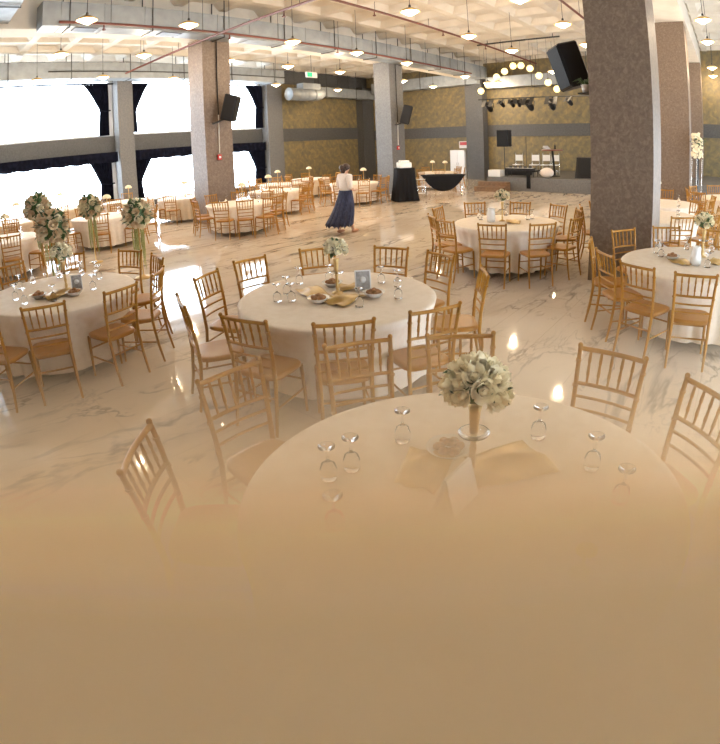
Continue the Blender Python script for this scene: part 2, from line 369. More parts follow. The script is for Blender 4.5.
pipe('red sprinkler pipe running over the open floor to stage', [(7.5, 9.45, 6.2), (25.6, 9.6, 6.2)], .04, drops=[(12, 9.49, 6.2), (16, 9.52, 6.2), (19.5, 9.55, 6.2)])
pipe('short red sprinkler pipe disappearing behind the thick pillar', [(10, 4.42, 6.2), (20, 4.45, 6.2)], .04)
pipe('thin dark pipe on the window side duct', [(5.2, 19.55, 5.75), (17.2, 19.55, 5.75)], .025, 'strap')

# ------------------------------------------------------------------ pendant lamps
LAMPS = [(3.69, 10.58), (6.19, 10.41), (4.11, 14.03), (6.7, 13.95), (4.42, 18.19), (6.84, 17.78), (9.9, 17.97), (9.88, 14.05), (9.88, 10.83), (12.86, 10.99), (9.74, 6.65), (13.16, 6.96),
         (15.97, 11.18), (21.18, 11.53), (12.69, 14.22), (15.61, 14.29), (20.4, 18.9), (15.75, 18.55), (23.7, 14.91), (20.35, 14.51), (24.3, 11.9), (13.11, 4.07), (10.29, 4.13), (16.11, 6.9), (16.2, 4.27), (21.85, 7.42), (24.46, 11.4),
         (13.63, .36), (16.62, .36), (22.32, .38), (25.0, .4)]
ROWN = {0: 'right edge', 4: 'thick pillar', 7: 'stage side', 11: 'open floor', 14: 'left pillar', 18: 'window'}
CEILZ = lambda x, y: 5.72 if 1.0 < y < 2.1 else (5.62 if 12.95 < y < 13.8 else (6.5))
ORD = 'nearest second third fourth fifth sixth seventh eighth ninth tenth eleventh'.split()
def rowkey(v): return min(ROWN, key=lambda k: abs(k-v))
first = None
rows = {}
for x, y in LAMPS: rows.setdefault(rowkey(y), []).append((x, y))
for k, L_ in rows.items():
    L_.sort()
    for n, (x, y) in enumerate(L_):
        lab = f'brass dish pendant lamp, {ORD[n]} along the {ROWN[k]} row'
        if first is None:
            t = thing('pendant_lamp', lab, 'lamp', (x, y, 5.2), 0, 'brass pendant lamps under the ceiling'); first = t
            MB().lathe([(.03, .10), (.06, .095), (.12, .075), (.19, .04), (.235, .010), (.245, -.012), (.225, -.014), (.18, .03), (.10, .065), (.03, .08)], 28).obj('lamp_shade', 'lampgold', t)
            MB().lathe([(.0, -.10), (.05, -.094), (.11, -.064), (.17, -.030), (.205, -.012), (.2, .012), (.0, .012)], 24).obj('diffuser', 'bulb', t)
            MB().lathe([(.0, .17), (.026, .165), (.032, .13), (.03, .09), (.0, .08)], 12).obj('lamp_holder', 'strap', t)
            MB().tube([(0, 0, .16), (0, 0, 1.52)], .008, 6).obj('cord', 'strap', t)
        else:
            copy_tree(first, lab, loc=(x, y, 5.2))
        li = bpy.data.lights.new('lamp_light', 'POINT'); li.energy = LAMP_W; li.color = (1, .77, .52); li.shadow_soft_size = .1
        lo = bpy.data.objects.new('lamp_light', li); COL.objects.link(lo); lo.location = (x, y, 5.02)

# ------------------------------------------------------------------ curtains
def curtain(label, u_edge, side, ztop, zbot, wtop, wtie, ztie, v=VW-.12):
    # hangs beside a pillar, gathered by a tie; side = direction of the free edge
    rows_ = []; n = 60; m = 26
    for i in range(m+1):
        z = ztop + (zbot-ztop)*i/m
        if z > ztie:
            f = (ztop-z)/(ztop-ztie); wd = wtop + (wtie-wtop)*(f**.8)
        else:
            f = (ztie-z)/max(ztie-zbot, .01); wd = wtie + .06*math.sin(f*PI/2)
        row = []
        for j in range(n+1):
            s = j/n
            row.append((u_edge + side*wd*s, v - .05*math.sin(s*PI*16)*min(1, wd/.5) - .03*math.sin(s*7+i*.2), z))
        rows_.append(row)
    t = thing('curtain', label, 'curtain', (0, 0, 0), 0, 'navy curtains at the windows')
    o = MB().grid(rows_).obj('curtain_cloth', 'navy', t)
    so = o.modifiers.new('thick', 'SOLIDIFY'); so.thickness = .012
    MB().tube([(u_edge-side*.05, v-.09, ztie), (u_edge+side*wtie*.5, v-.13, ztie-.02), (u_edge+side*(wtie+.02), v-.03, ztie+.02)], .03, 8).obj('tie_back', 'navy', t)
    return t
UC = 5.5
curtain('navy curtain tied left of the window pillar, upper window', 8.45, -1, UC, BZ1+.04, 1.2, .40, 4.35)
curtain('navy curtain tied right of the window pillar, upper window', 9.46, 1, UC, BZ1+.1, 1.0, .34, 4.3)
curtain('navy curtain at the right end of the upper window', 17.13, -1, UC, BZ1+.06, 1.1, .42, 4.4)
curtain('navy curtain tied left of the window pillar, lower window', 8.45, -1, BZ0-.02, .3, 1.3, .55, 1.2)
curtain('navy curtain tied right of the window pillar, lower window', 9.46, 1, BZ0-.02, .3, 1.3, .45, 1.15)
curtain('navy curtain at the right end of the lower window', 17.13, -1, BZ0-.02, .3, 1.4, .6, 1.2)
for lab, a, b in (('navy valance over the lower left window', -4.4, 8.7), ('navy valance over the lower right window', 9.5, 17.1)):
    n = int((b-a)*16); P = []
    for z in (BZ0+.02, BZ0-.12, BZ0-.26, BZ0-.42):
        P.append([(a+(b-a)*j/n, VW-.30-.035*math.sin(j*1.9)*(1+.3*(BZ0-z)), z-(.02*math.sin(j*.5) if z < BZ0-.3 else 0)) for j in range(n+1)])
    o = MB().grid(P).obj('valance', 'navy'); tag(o, lab, 'curtain', 'navy curtains at the windows')
    so = o.modifiers.new('thick', 'SOLIDIFY'); so.thickness = .012
for lab, a, b in (('dark curtain rail over the upper left window', -4.4, 8.7), ('dark curtain rail over the upper right window', 9.5, 17.1)):
    o = MB().tube([(a, VW-.12, UC+.03), (b, VW-.12, UC+.03)], .035, 8).obj('curtain_rail', 'navy'); tag(o, lab, 'rail')

# ------------------------------------------------------------------ wall fittings
def speaker(name, label, loc, rz, tilt, wd, dp, ht, group=None):
    t = thing(name, label, 'speaker', loc, rz, group)
    mt = Matrix.Rotation(tilt, 4, 'X')
    MB().cbox(-wd/2, wd/2, -dp/2, dp/2, -ht/2, ht/2, .03, mt).obj('cabinet', 'blackp', t)
    MB().cbox(-wd*.44, wd*.44, -dp/2-.02, -dp/2+.004, -ht*.46, ht*.46, .01, mt).obj('grille', 'grille', t)
    return t, mt
def wall_speaker(label, loc, rz, tilt, dims, br):
    t, mt = speaker('wall_speaker', label, loc, rz, tilt, *dims, group='black speakers mounted on the pillars')
    MB().tube([(0, dims[1]*.3, -dims[2]*.35), (br[0]*.4, dims[1]*.3+br[1]*.5, -dims[2]*.5), br], .03, 8).obj('bracket', 'strap', t)
    return t
wall_speaker('black tilted speaker on the left brown pillar', (8.80, 12.5, 3.42), R(35), R(16), (.42, .38, .78), (-.35, .45, -.45))
wall_speaker('black tilted speaker on the middle grey pillar', (17.65, 12.5, 3.32), R(35), R(16), (.42, .38, .80), (-.35, .45, -.42))
t, mt = speaker('wall_speaker', 'large black tilted speaker hung beside the thick pillar', (8.15, 2.48, 3.31), R(-128), R(0), .40, .40, .74, 'black speakers mounted on the pillars')
MB().tube([(0, 0, -.30), (.2, .15, -.42), (.30, .38, -.30)], .03, 8).obj('bracket', 'strap', t)
t.rotation_mode = 'QUATERNION'
_d = Vector((8.15, 2.48, 1.2)).normalized()
t.rotation_quaternion = (Matrix.Rotation(R(-17), 3, _d) @ Matrix.Rotation(R(-128), 3, 'Z')).to_quaternion()
# plant pot on the bracket beside the large speaker
t = thing('potted_plant', 'small green plant in a white pot by the big speaker', 'plant', (7.95, 2.16, 2.84))
MB().lathe([(.0, 0), (.05, 0), (.075, .13), (.065, .13), (.04, .02), (0, .02)], 16).obj('pot', 'whitep', t)
m = MB()
for i in range(14):
    a = rnd.uniform(0, 2*PI); l = rnd.uniform(.10, .2); p0 = Vector((0, 0, .11)); p1 = p0+Vector((math.cos(a)*l*.6, math.sin(a)*l*.6, l*.6)); p2 = p0+Vector((math.cos(a)*l*1.2, math.sin(a)*l*1.2, l*.35))
    m.tube([p0, p1, p2], [.012, .02, .002], 5)
m.obj('leaves', 'leaf', t)
MB().box(-.13, .13, -.12, .10, -.02, 0).obj('shelf', 'blackp', t)
# cables and call boxes on the pillars
for lab, u_, v_, zs, zb, zt in (('black cable and white cord on the left brown pillar', 8.62, 12.9, 3.25, 2.1, 5.5), ('dark cable and white cord on the middle pillar', 17.55, 12.9, 3.0, 2.05, 5.5)):
    t = thing('pillar_cable', lab, 'cable', (u_, v_, 0))
    MB().tube([(0, -.015, zt), (-.01, -.015, (zt+zs)/2), (0, -.015, zs)], .018, 6).obj('black_cable', 'blackp', t)
    MB().tube([(0, -.015, zs), (-.03, -.015, zb)], .018, 6).obj('white_cord', 'white', t)
for lab, u_, z_ in (('red fire call box on the left brown pillar', 8.57, 1.98), ('red fire call box on the middle pillar', 17.5, 1.93)):
    t = thing('fire_call_box', lab, 'alarm box', (u_, 12.9, z_), 0, 'red fire call boxes on the pillars')
    MB().cbox(-.07, .07, -.06, 0, -.08, .08, .012).obj('box_body', 'red', t); MB().cbox(-.035, .035, -.068, -.055, -.03, .03, .004).obj('button_plate', 'white', t)
# hanging exit sign
t = thing('exit_sign', 'small green and white sign box hanging under the ceiling', 'sign', (16.6, 17.0, 5.5))
MB().cbox(-.34, .34, -.05, .05, -.13, .13, .012).obj('sign_box', 'white', t)
MB().box(-.30, .0, -.056, -.05, -.10, .10).obj('sign_face', 'exitg', t)
MB().tube([(0, 0, .13), (0, 0, 1.0)], .012, 6).obj('sign_rod', 'strap', t)
# white cabinet and red sign
t = thing('metal_cabinet', 'white two door metal cabinet against the stage wall', 'cabinet', (25.55, 14.45, 0))
MB().cbox(-.25, .3, -.45, .5, 0, 1.66, .01).obj('cabinet_body', 'frame', t)
for s in (-1, 1):
    dd = MB().cbox(-.275, -.25, min(s*.01, s*.44), max(s*.01, s*.44), .06, 1.64, .006).obj('cabinet_door', 'frame', t)
    MB().tube([(-.29, s*.06, .8), (-.29, s*.06, .95)], .012, 6).obj('door_handle', 'steel', dd)
t = thing('wall_sign', 'small red and white sign above the white cabinet', 'sign', (UB-.03, 14.4, 1.95))
MB().box(-.02, .0, -.30, .30, -.20, .20).obj('sign_board', 'white', t); MB().box(-.026, -.02, -.24, .24, -.02, .16).obj('sign_field', 'red', t)

# ------------------------------------------------------------------ stage
SU, SZ = 20.1, .56
struct('stage_platform', MB().box(SU, UB, -1, 10.0, 0, SZ), 'paper_pale', 'grey carpeted stage platform')
struct('stage_steps', MB().box(SU-.7, SU, 8.9, 10.3, 0, .19).box(SU-.35, SU, 8.9, 10.3, .19, .38), 'wood', 'brown wooden steps at the left end of the stage')
t = thing('stage_box', 'white box standing at the left front corner of the stage', 'box', (20.5, 9.75, SZ))
MB().cbox(-.25, .25, -.3, .3, 0, .3, .02).obj('box_body', 'white', t)
t = thing('pole_speaker', 'black loudspeaker on a pole at the left of the stage', 'speaker', (21.4, 10.0, SZ))
t.location = (21.4, 9.75, SZ)
MB().lathe([(0, 0), (.25, 0), (.25, .03), (.03, .05), (.0, .06)], 16).obj('pole_base', 'blackp', t)
MB().tube([(0, 0, .04), (0, 0, 1.32)], .02, 8).obj('pole', 'strap', t)
MB().cbox(-.22, .22, -.29, .29, 1.3, 2.06, .03).obj('speaker_cabinet', 'blackp', t); MB().cbox(-.24, -.21, -.26, .26, 1.34, 2.02, .01).obj('grille', 'grille', t)
# bar table, leaning
t = thing('bar_table', 'tall round bar table with dark red top on the stage', 'table', (21.5, 7.35, SZ))
MB().lathe([(0, 0), (.24, 0), (.24, .02), (.05, .05), (0, .06)], 20).obj('table_base', 'strap', t)
MB().tube([(0, 0, .04), (.02, .12, 1.13)], .05, 10).obj('pedestal', 'blackp', t)
MB().lathe([(0, 1.12), (.48, 1.12), (.5, 1.14), (.48, 1.17), (0, 1.17)], 28, (.02, .12, 0), sx=1, sy=1).obj('tabletop', 'redtop', t)
for lab, dy, hh, nm, ml in (('dark bottle on the bar table', .02, .26, 'bottle', 'blackp'), ('white paper heap lying on the bar table', .42, .12, 'paper_heap', 'paperw')):
    if nm == 'bottle': o = MB().lathe([(0, 0), (.04, 0), (.04, .15), (.015, .2), (.015, hh), (0, hh)], 12).obj(nm, ml)
    else:
        o = MB()
        for i in range(5): o.box(-.12, .12, -.16, .16, i*.02, i*.02+.012, Matrix.Rotation(i*.35, 4, 'Z') @ Matrix.Rotation(.12*i, 4, 'X'))
        o = o.obj(nm, ml)
    o.location = (21.52, 7.2+dy+.12, SZ+1.18); tag(o, lab, nm.split('_')[0])
# equipment table and white metal chairs
t = thing('equipment_table', 'low black equipment table at the stage front', 'table', (20.9, 8.95, SZ))
MB().cbox(-.3, .3, -1.0, .45, .22, .30, .01).obj('tabletop', 'blackp', t)
for x in (-.25, .25):
    for y in (-.9, .35): MB().tube([(x, y, 0), (x, y, .22)], .02, 6).obj('leg', 'strap', t)
t = thing('sound_mixer', 'white topped mixing desk on the low black table', 'mixer', (20.85, 8.75, SZ+.30))
MB().cbox(-.2, .2, -.65, .65, 0, .07, .01).obj('mixer_body', 'blackp', t); MB().box(-.18, .18, -.62, .62, .07, .078).obj('control_panel', 'white', t)
for k in range(5): MB().cbox(-.05+.02*k, .0+.02*k, -.55+.24*k, -.42+.24*k, .078, .16, .006).obj('control_unit', 'strap', t)
t = thing('keyboard_case', 'long black flat case lying behind the low table', 'case', (21.9, 9.35, SZ)); MB().cbox(-.2, .2, -.7, .7, 0, .22, .02).obj('case_body', 'blackp', t)
proto = None
for k, y in enumerate((9.6, 8.75, 8.2, 7.75)):
    lab = f'white metal framed chair, {("first","second","third","fourth")[k]} from the left on stage'
    if proto is None:
        t = thing('metal_chair', lab, 'chair', (22.6, y, SZ), 0, 'white metal chairs on the stage'); proto = t
        MB().cbox(-.2, .2, -.2, .2, .42, .46, .012).obj('seat', 'white', t)
        for sx in (-1, 1):
            for sy in (-1, 1): MB().tube([(sx*.19, sy*.19, 0), (sx*.18, sy*.18, .43 if sx < 0 else 1.0)], .017, 6).obj('leg', 'chrome', t)
        MB().box(.165, .195, -.19, .19, .62, .9).obj('backrest', 'white', t)
    else: copy_tree(proto, lab, loc=(22.6, y, SZ))
t = thing('floor_monitor', 'black wedge monitor speaker on the stage by the pillar', 'speaker', (21.3, 5.75, SZ), R(10))
MB().add([(-.35, -.55, 0), (.35, -.55, 0), (.35, .55, 0), (-.35, .55, 0), (-.1, -.5, .85), (.33, -.5, .85), (.33, .5, .85), (-.1, .5, .85)],
         [(0, 3, 2, 1), (4, 5, 6, 7), (0, 1, 5, 4), (1, 2, 6, 5), (2, 3, 7, 6), (3, 0, 4, 7)]).obj('monitor_cabinet', 'blackp', t)
MB().add([(-.355, -.45, .08), (-.355, .45, .08), (-.14, .42, .8), (-.14, -.42, .8)], [(0, 1, 2, 3)]).obj('grille', 'grille', t)
o = MB().ball((0, 0, .22), .24, 14, 8, (1.1, 1.25, .9)).obj('stage_drum', 'knit'); o.location = (20.45, 7.35, SZ+.005); tag(o, 'rounded cream padded drum at the stage front edge', 'drum')
t = thing('microphone_stand', 'thin black microphone stand behind the mixing desk', 'stand', (21.6, 8.75, SZ))
MB().lathe([(0, 0), (.13, 0), (.13, .02), (0, .03)], 14).obj('stand_base', 'strap', t); MB().tube([(0, 0, .02), (0, 0, 1.75)], .013, 6).obj('stand_pole', 'strap', t)
o = MB().cbox(-.03, .0, -.09, .09, -.42, .35, .01).obj('stage_cloth', 'black'); o.location = (SU-.01, 8.05, SZ-.02); tag(o, 'black strap hanging over the stage front', 'strap')

# truss with spotlights
t = thing('lighting_bar', 'thin steel lighting bar hung above the stage', 'bar', (22, 8.2, 4.06))
MB().tube([(0, -3.0, 0), (0, 3.1, .06)], .025, 8).obj('bar_tube', 'strap', t)
for y in (-2.6, .2, 2.7): MB().tube([(0, y, 0), (0, y, 2.8)], .006, 5).obj('hanger_wire', 'strap', t)
proto = None
for k, (y, z, s) in enumerate(((10.7, 3.78, 1.25), (10.02, 3.86, .8), (9.5, 3.86, .85), (9.18, 3.88, .85), (8.62, 3.72, 1.3), (7.55, 3.72, 1.3), (6.7, 3.86, .9))):
    lab = f'black stage spotlight, {("first","second","third","fourth","fifth","sixth","seventh")[k]} from left on the bar'
    if proto is None:
        t = thing('stage_spotlight', lab, 'spotlight', (22, y, 4.04), 0, 'black spotlights on the lighting bar'); proto = t
        mt = Matrix.Translation((-.05, 0, -.26)) @ Matrix.Rotation(R(-50), 4, 'Y')
        m = MB().lathe([(0, -.2), (.08, -.19), (.11, -.1), (.12, .16), (.14, .2), (.11, .2), (.0, .14)], 16); m.v = [tuple(mt @ Vector(p)) for p in m.v]; m.obj('lamp_can', 'blackp', t)
        m = MB().tube([(-.03, -.15, -.28), (0, -.15, -.1), (0, 0, -.05), (0, .15, -.1), (-.03, .15, -.28)], .018, 6); m.obj('yoke', 'strap', t)
        MB().tube([(0, 0, -.08), (0, 0, .04)], .03, 8).obj('clamp', 'strap', t)
        for a in (0, 1): MB().box(-.17, .17, -.005, .005, -.07, .07, mt @ Matrix.Translation((0, (.15 if a else -.15), .22)) @ Matrix.Rotation(R(90), 4, 'X')).obj('barn_door', 'strap', t)
        t.scale = (s, s, s)
    else:
        r = copy_tree(proto, lab, loc=(22, y, 4.04), rz=rnd.uniform(-.6, .6)); r.scale = (s, s, s)
# globes on a curved cord
t = thing('globe_rail', 'dark rail under the ceiling carrying hanging glass globes', 'rail', (20, 8.2, 6.35))
MB().tube([(0, 2.0, 0), (0, 0, .0), (.0, -1.8, .0)], .035, 8).obj('rail_bar', 'strap', t)
for y in (-1.5, 1.5): MB().tube([(0, y, 0), (0, y, .5)], .015, 6).obj('rail_fixing', 'strap', t)
GL = [(10.13, 4.31), (9.78, 4.55), (9.35, 4.87), (8.96, 5.08), (8.55, 5.28), (8.19, 5.27), (7.79, 5.12), (7.4, 4.79), (7.02, 4.48), (6.65, 4.2)]
for k, (y, z) in enumerate(GL):
    lab = f'glowing glass globe lamp, {("first","second","third","fourth","fifth","sixth","seventh","eighth","ninth","tenth")[k]} from left in the arch'
    t = thing('globe_lamp', lab, 'lamp', (20, y, z), 0, 'glass globe lamps hanging in an arch')
    if k == 0:
        gme = MB().ball((0, 0, 0), .145, 18, 12).mesh('globe', 'globe'); cme = MB().lathe([(0, .13), (.04, .13), (.04, .19), (0, .2)], 10).mesh('cap', 'strap')
    link_child('glass_globe', gme, t); link_child('cap', cme, t)
    MB().tube([(0, 0, .19), (0, 0, 6.39-z)], .005, 4).obj('cord', 'strap', t)

# ------------------------------------------------------------------ draped furniture
t = thing('draped_pedestal_table', 'tall square table covered in a floor length black cloth', 'table', (15.2, 10.95, 0), R(49))
P = []; n = 80
for z, s, amp in ((1.21, .33, 0), (1.205, .345, 0), (.9, .365, .012), (.5, .40, .025), (.02, .46, .04)):
    row = []
    for k in range(n):
        a = 2*PI*k/n; c, s_ = math.cos(a), math.sin(a); q = (abs(c)**6+abs(s_)**6)**(-1/6)
        r = s*q + amp*math.sin(a*18)
        row.append((r*c, r*s_, z))
    P.append(row)
m = MB().grid(P, closed=True); m.add(P[0], [tuple(range(n))]); m.obj('black_cloth', 'black', t)
MB().box(-.3, .3, -.3, .3, 1.15, 1.19).obj('tabletop', 'wood', t)
o = MB().cbox(-.30, .30, -.22, .22, 0, .2, .02).cbox(-.22, .22, -.16, .16, .2, .27, .02).obj('white_gift_box', 'whitep', None, (15.2, 10.95, 1.215), R(49)); tag(o, 'white box on the tall black draped table', 'box')
t = thing('swag_table', 'oval table with a black swag cloth and bright legs', 'table', (17.2, 10.5, 0), R(-59))
top = MB().lathe([(0, .80), (.88, .80), (.90, .82), (.88, .84), (0, .84)], 40, sx=1, sy=.42).obj('tabletop', 'black', t)
P = []
for i in range(9):
    f = i/8; row = []
    for k in range(61):
        a = PI + PI*k/60; x = math.cos(a); y = math.sin(a)*.44
        d = .56*max(0, 1-abs(x)**2.2)+.05
        row.append((x*.905*(1-.10*f), y*(1+.12*f*0)-.01*math.sin(k*1.3)*f, .835 - d*f))
    P.append(row)
so = MB().grid(P).obj('swag_cloth', 'black', t); so.modifiers.new('t', 'SOLIDIFY').thickness = .01
for x in (-.72, .72):
    for y in (-.18, .2): MB().tube([(x, y, 0), (x, y, .8)], .03, 8).obj('leg', 'chrome', t)
t = thing('acrylic_stand', 'small clear stand beside the black swag table', 'stand', (16.0, 10.8, 0), R(49))
for x in (-.14, .14):
    for y in (-.14, .14): MB().tube([(x, y, 0), (x, y, .75)], .014, 6).obj('leg', 'chrome', t)
for z in (.2, .45, .72): MB().cbox(-.16, .16, -.16, .16, z, z+.02, .004).obj('shelf', 'whitep', t)

# ------------------------------------------------------------------ dining tables and chairs (rail centre x, y, facing angle of every chair)
TABLES = {
 'T1': ((1.472,0.776), [(2.115, 1.893, 236.5), (2.538, 1.436, 216.2), (1.378, 2.169, 268.7), (2.698, 0.531, 173.9), (2.411, -0.072, 137.9), (0.64, 1.834, 314.8)]),
 'T2': ((3.209,3.107), [(2.537, 4.208, 292.9), (3.221, 4.398, 265.2), (4.007, 4.15, 235.5), (4.466, 3.434, 194.6), (4.444, 2.77, 164.3), (4.006, 2.031, 126.5), (2.911, 1.856, 62.3), (2.336, 2.209, 50.1), (1.966, 2.836, 15.5), (1.902, 3.602, 339.2)]),
 'TL': ((1.418,5.685), [(0.941, 4.484, 76.7), (1.718, 4.463, 105.9), (2.607, 6.25, 205.4), (2.284, 4.783, 135.4), (2.659, 5.535, 173.2), (1.944, 6.854, 245.8), (1.094, 6.892, 285.0), (0.352, 4.702, 42.7)]),
 'TR': ((6.116,0.281), [(4.863, 0.79, 336.1), (4.749, 0.192, 6.2), (5.297, 1.226, 310.9), (5.852, 1.532, 281.9), (6.805, 1.324, 231.1), (7.343, 0.043, 169.0), (7.314, 0.784, 202.8)]),
 'TM': ((7.817,3.522), [(6.421, 3.13, 13.8), (6.791, 2.497, 45.0), (8.63, 4.577, 221.0), (9.036, 3.797, 185.0), (8.945, 2.984, 157.4), (6.446, 3.931, 343.4), (6.79, 4.366, 320.6), (7.55, 2.214, 78.5), (8.461, 2.451, 121.0), (7.67, 4.814, 276.5)]),
 'F1': ((1.719,11.509), [(1.683, 10.133, 88.5), (2.548, 10.508, 129.6), (2.997, 11.272, 169.5), (2.852, 12.146, 209.3), (2.18, 12.724, 249.2), (1.294, 12.738, 289.1)]),
 'F2': ((4.715,12.800), [(3.474, 12.65, 6.9), (4.11, 11.482, 65.4), (5.936, 12.018, 147.4), (5.268, 11.624, 115.2), (5.989, 13.054, 191.3), (5.457, 13.867, 235.2), (4.509, 14.084, 279.1), (3.677, 13.583, 323.0)]),
 'F3a': ((8.459,15.025), [(7.381, 14.055, 42.0), (8.785, 13.767, 104.6), (9.55, 14.318, 147.0), (9.741, 15.24, 189.5), (9.259, 16.05, 232.0), (8.356, 16.321, 274.5), (7.159, 15.021, 0.2)]),
 'F3b': ((7.008, 16.454), [(8.158, 17.061, 207.8), (7.498, 17.658, 247.8), (6.61, 17.692, 287.8), (5.915, 17.159, 327.1), (5.72, 16.277, 7.8), (6.136, 15.49, 47.8)]),
 'F4': ((7.921,11.105), [(6.695, 11.357, 348.4), (6.747, 10.254, 35.9), (7.198, 9.848, 60.1), (7.823, 9.658, 86.1), (8.416, 9.957, 113.3), (8.761, 12.287, 234.6), (7.864, 12.404, 272.5), (7.077, 12.094, 310.5), (9.087, 10.53, 153.8), (9.182, 11.423, 194.2)]),
 'F5': ((10.907,13.167), [(10.961, 11.786, 92.2), (11.781, 12.205, 132.2), (12.195, 12.992, 172.2), (12.007, 13.861, 212.2), (11.304, 14.406, 252.2), (10.415, 14.371, 292.2), (9.757, 13.773, 332.2), (9.637, 12.892, 12.2), (10.111, 12.14, 52.2)]),
 'F6': ((13.184,15.516), [(13.888, 16.608, 237.2), (13.021, 16.806, 277.2), (12.23, 16.399, 317.2), (11.885, 15.58, 357.2), (12.148, 14.73, 37.2), (12.896, 14.248, 77.2), (13.778, 14.359, 117.2), (14.382, 15.012, 157.2)]),
 'F6b': ((15.580,16.277), [(16.285, 17.369, 237.2), (15.418, 17.567, 277.2), (14.627, 17.16, 317.2), (14.282, 16.34, 357.2), (14.545, 15.491, 37.2), (15.292, 15.009, 77.2), (16.174, 15.12, 117.2), (16.779, 15.773, 157.2)]),
 'F7': ((14.046,12.406), [(12.676, 11.932, 19.1), (13.217, 11.217, 55.1), (14.173, 11.112, 95.6), (14.983, 11.504, 136.1), (15.344, 12.328, 176.6), (15.084, 13.19, 217.1), (14.326, 13.675, 257.6), (13.434, 13.553, 298.1), (12.836, 12.881, 338.6)]),
 'F8': ((20.143,12.634), [(20.848, 13.727, 237.2), (19.981, 13.924, 277.2), (19.19, 13.518, 317.2), (18.845, 12.698, 357.2), (19.108, 11.848, 37.2), (19.855, 11.366, 77.2), (20.737, 11.478, 117.2), (21.342, 12.13, 157.2)]),
 'R1': ((9.727,1.284), [(8.427, 0.642, 26.2), (9.186, 0.102, 65.4), (10.054, 0.025, 104.6), (10.775, 0.514, 143.7), (9.927, 2.568, 261.2), (8.99, 2.56, 292.0), (8.51, 1.739, 339.5)]),
 'R2': ((11.906,1.463), [(11.404, 0.264, 67.3), (12.246, 0.209, 105.2), (12.945, 0.682, 143.0), (13.206, 1.484, 180.9), (12.919, 2.278, 218.8), (12.205, 2.729, 256.7), (11.365, 2.646, 294.6), (10.753, 2.065, 332.4)]),
 'R3': ((14.145,-0.294), [(13.0, 0.596, 322.2), (15.474, 0.285, 203.5), (14.734, 0.865, 243.1), (13.861, 0.975, 282.6), (12.846, -0.348, 2.4), (15.39, -0.667, 163.3)]),
 'F0': ((2.632,15.151), [(3.336, 16.243, 237.2), (2.469, 16.44, 277.2), (1.678, 16.034, 317.2), (1.596, 14.365, 37.2), (2.343, 13.883, 77.2), (3.226, 13.994, 117.2), (3.83, 14.647, 157.2)]),
 'F00': ((4.725,17.178), [(5.429, 18.271, 237.2), (4.562, 18.468, 277.2), (3.771, 18.062, 317.2), (3.427, 17.242, 357.2), (3.689, 16.393, 37.2), (4.437, 15.911, 77.2), (5.319, 16.022, 117.2), (5.917, 16.66, 156.5)]),
}
TAB = {  # full label, short name used on its chairs and things
 'T1': ('ivory clothed round table nearest the camera, sunk in added tan haze', 'the nearest table under added haze'),
 'T2': ('ivory clothed round table with grey framed card, centre of the room', 'the central grey card table'),
 'TL': ('ivory clothed round table before the tall flower stands', 'the table before the flower stands'),
 'TR': ('ivory clothed round table with white jug by the thick pillar', 'the white jug table'),
 'TM': ('ivory clothed round table alone on the open floor before the stage', 'the open floor table'),
 'F1': ('round table at the left edge, before the windows', 'the left edge window table'),
 'F2': ('round table behind the flower stands', 'the table behind the flower stands'),
 'F3a': ('round table left of the left brown pillar, by the window', 'the window table left of the pillar'),
 'F3b': ('round table before the grey window pillar', 'the grey window pillar table'),
 'F4': ('round table just before the left brown pillar', 'the left brown pillar table'),
 'F5': ('round table to the right of the left brown pillar', 'the table right of the left pillar'),
 'F6': ('far round table below the round duct elbow', 'the duct elbow table'),
 'F6b': ('far round table before the gold wall', 'the gold wall table'),
 'F7': ('far round table behind the walking woman', 'the table behind the woman'),
 'F8': ('far round table behind the black swag table', 'the table behind the swag'),
 'R1': ('round table directly behind the thick pillar', 'the table behind the thick pillar'),
 'R2': ('second round table behind the thick pillar', 'the second table behind the thick pillar'),
 'R3': ('round table at the right edge behind the thick pillar', 'the right edge back table'),
 'F0': ('second round table at the left edge by the windows', 'the second left edge window table'),
 'F00': ('round table furthest left along the lower window', 'the lower window table'),
}
NEAR = ('T1', 'T2', 'TL', 'TR', 'TM')
PLAIN = ('F6', 'F6b', 'F7', 'F8', 'F00', 'F0', 'F3b')          # too far for parts to show

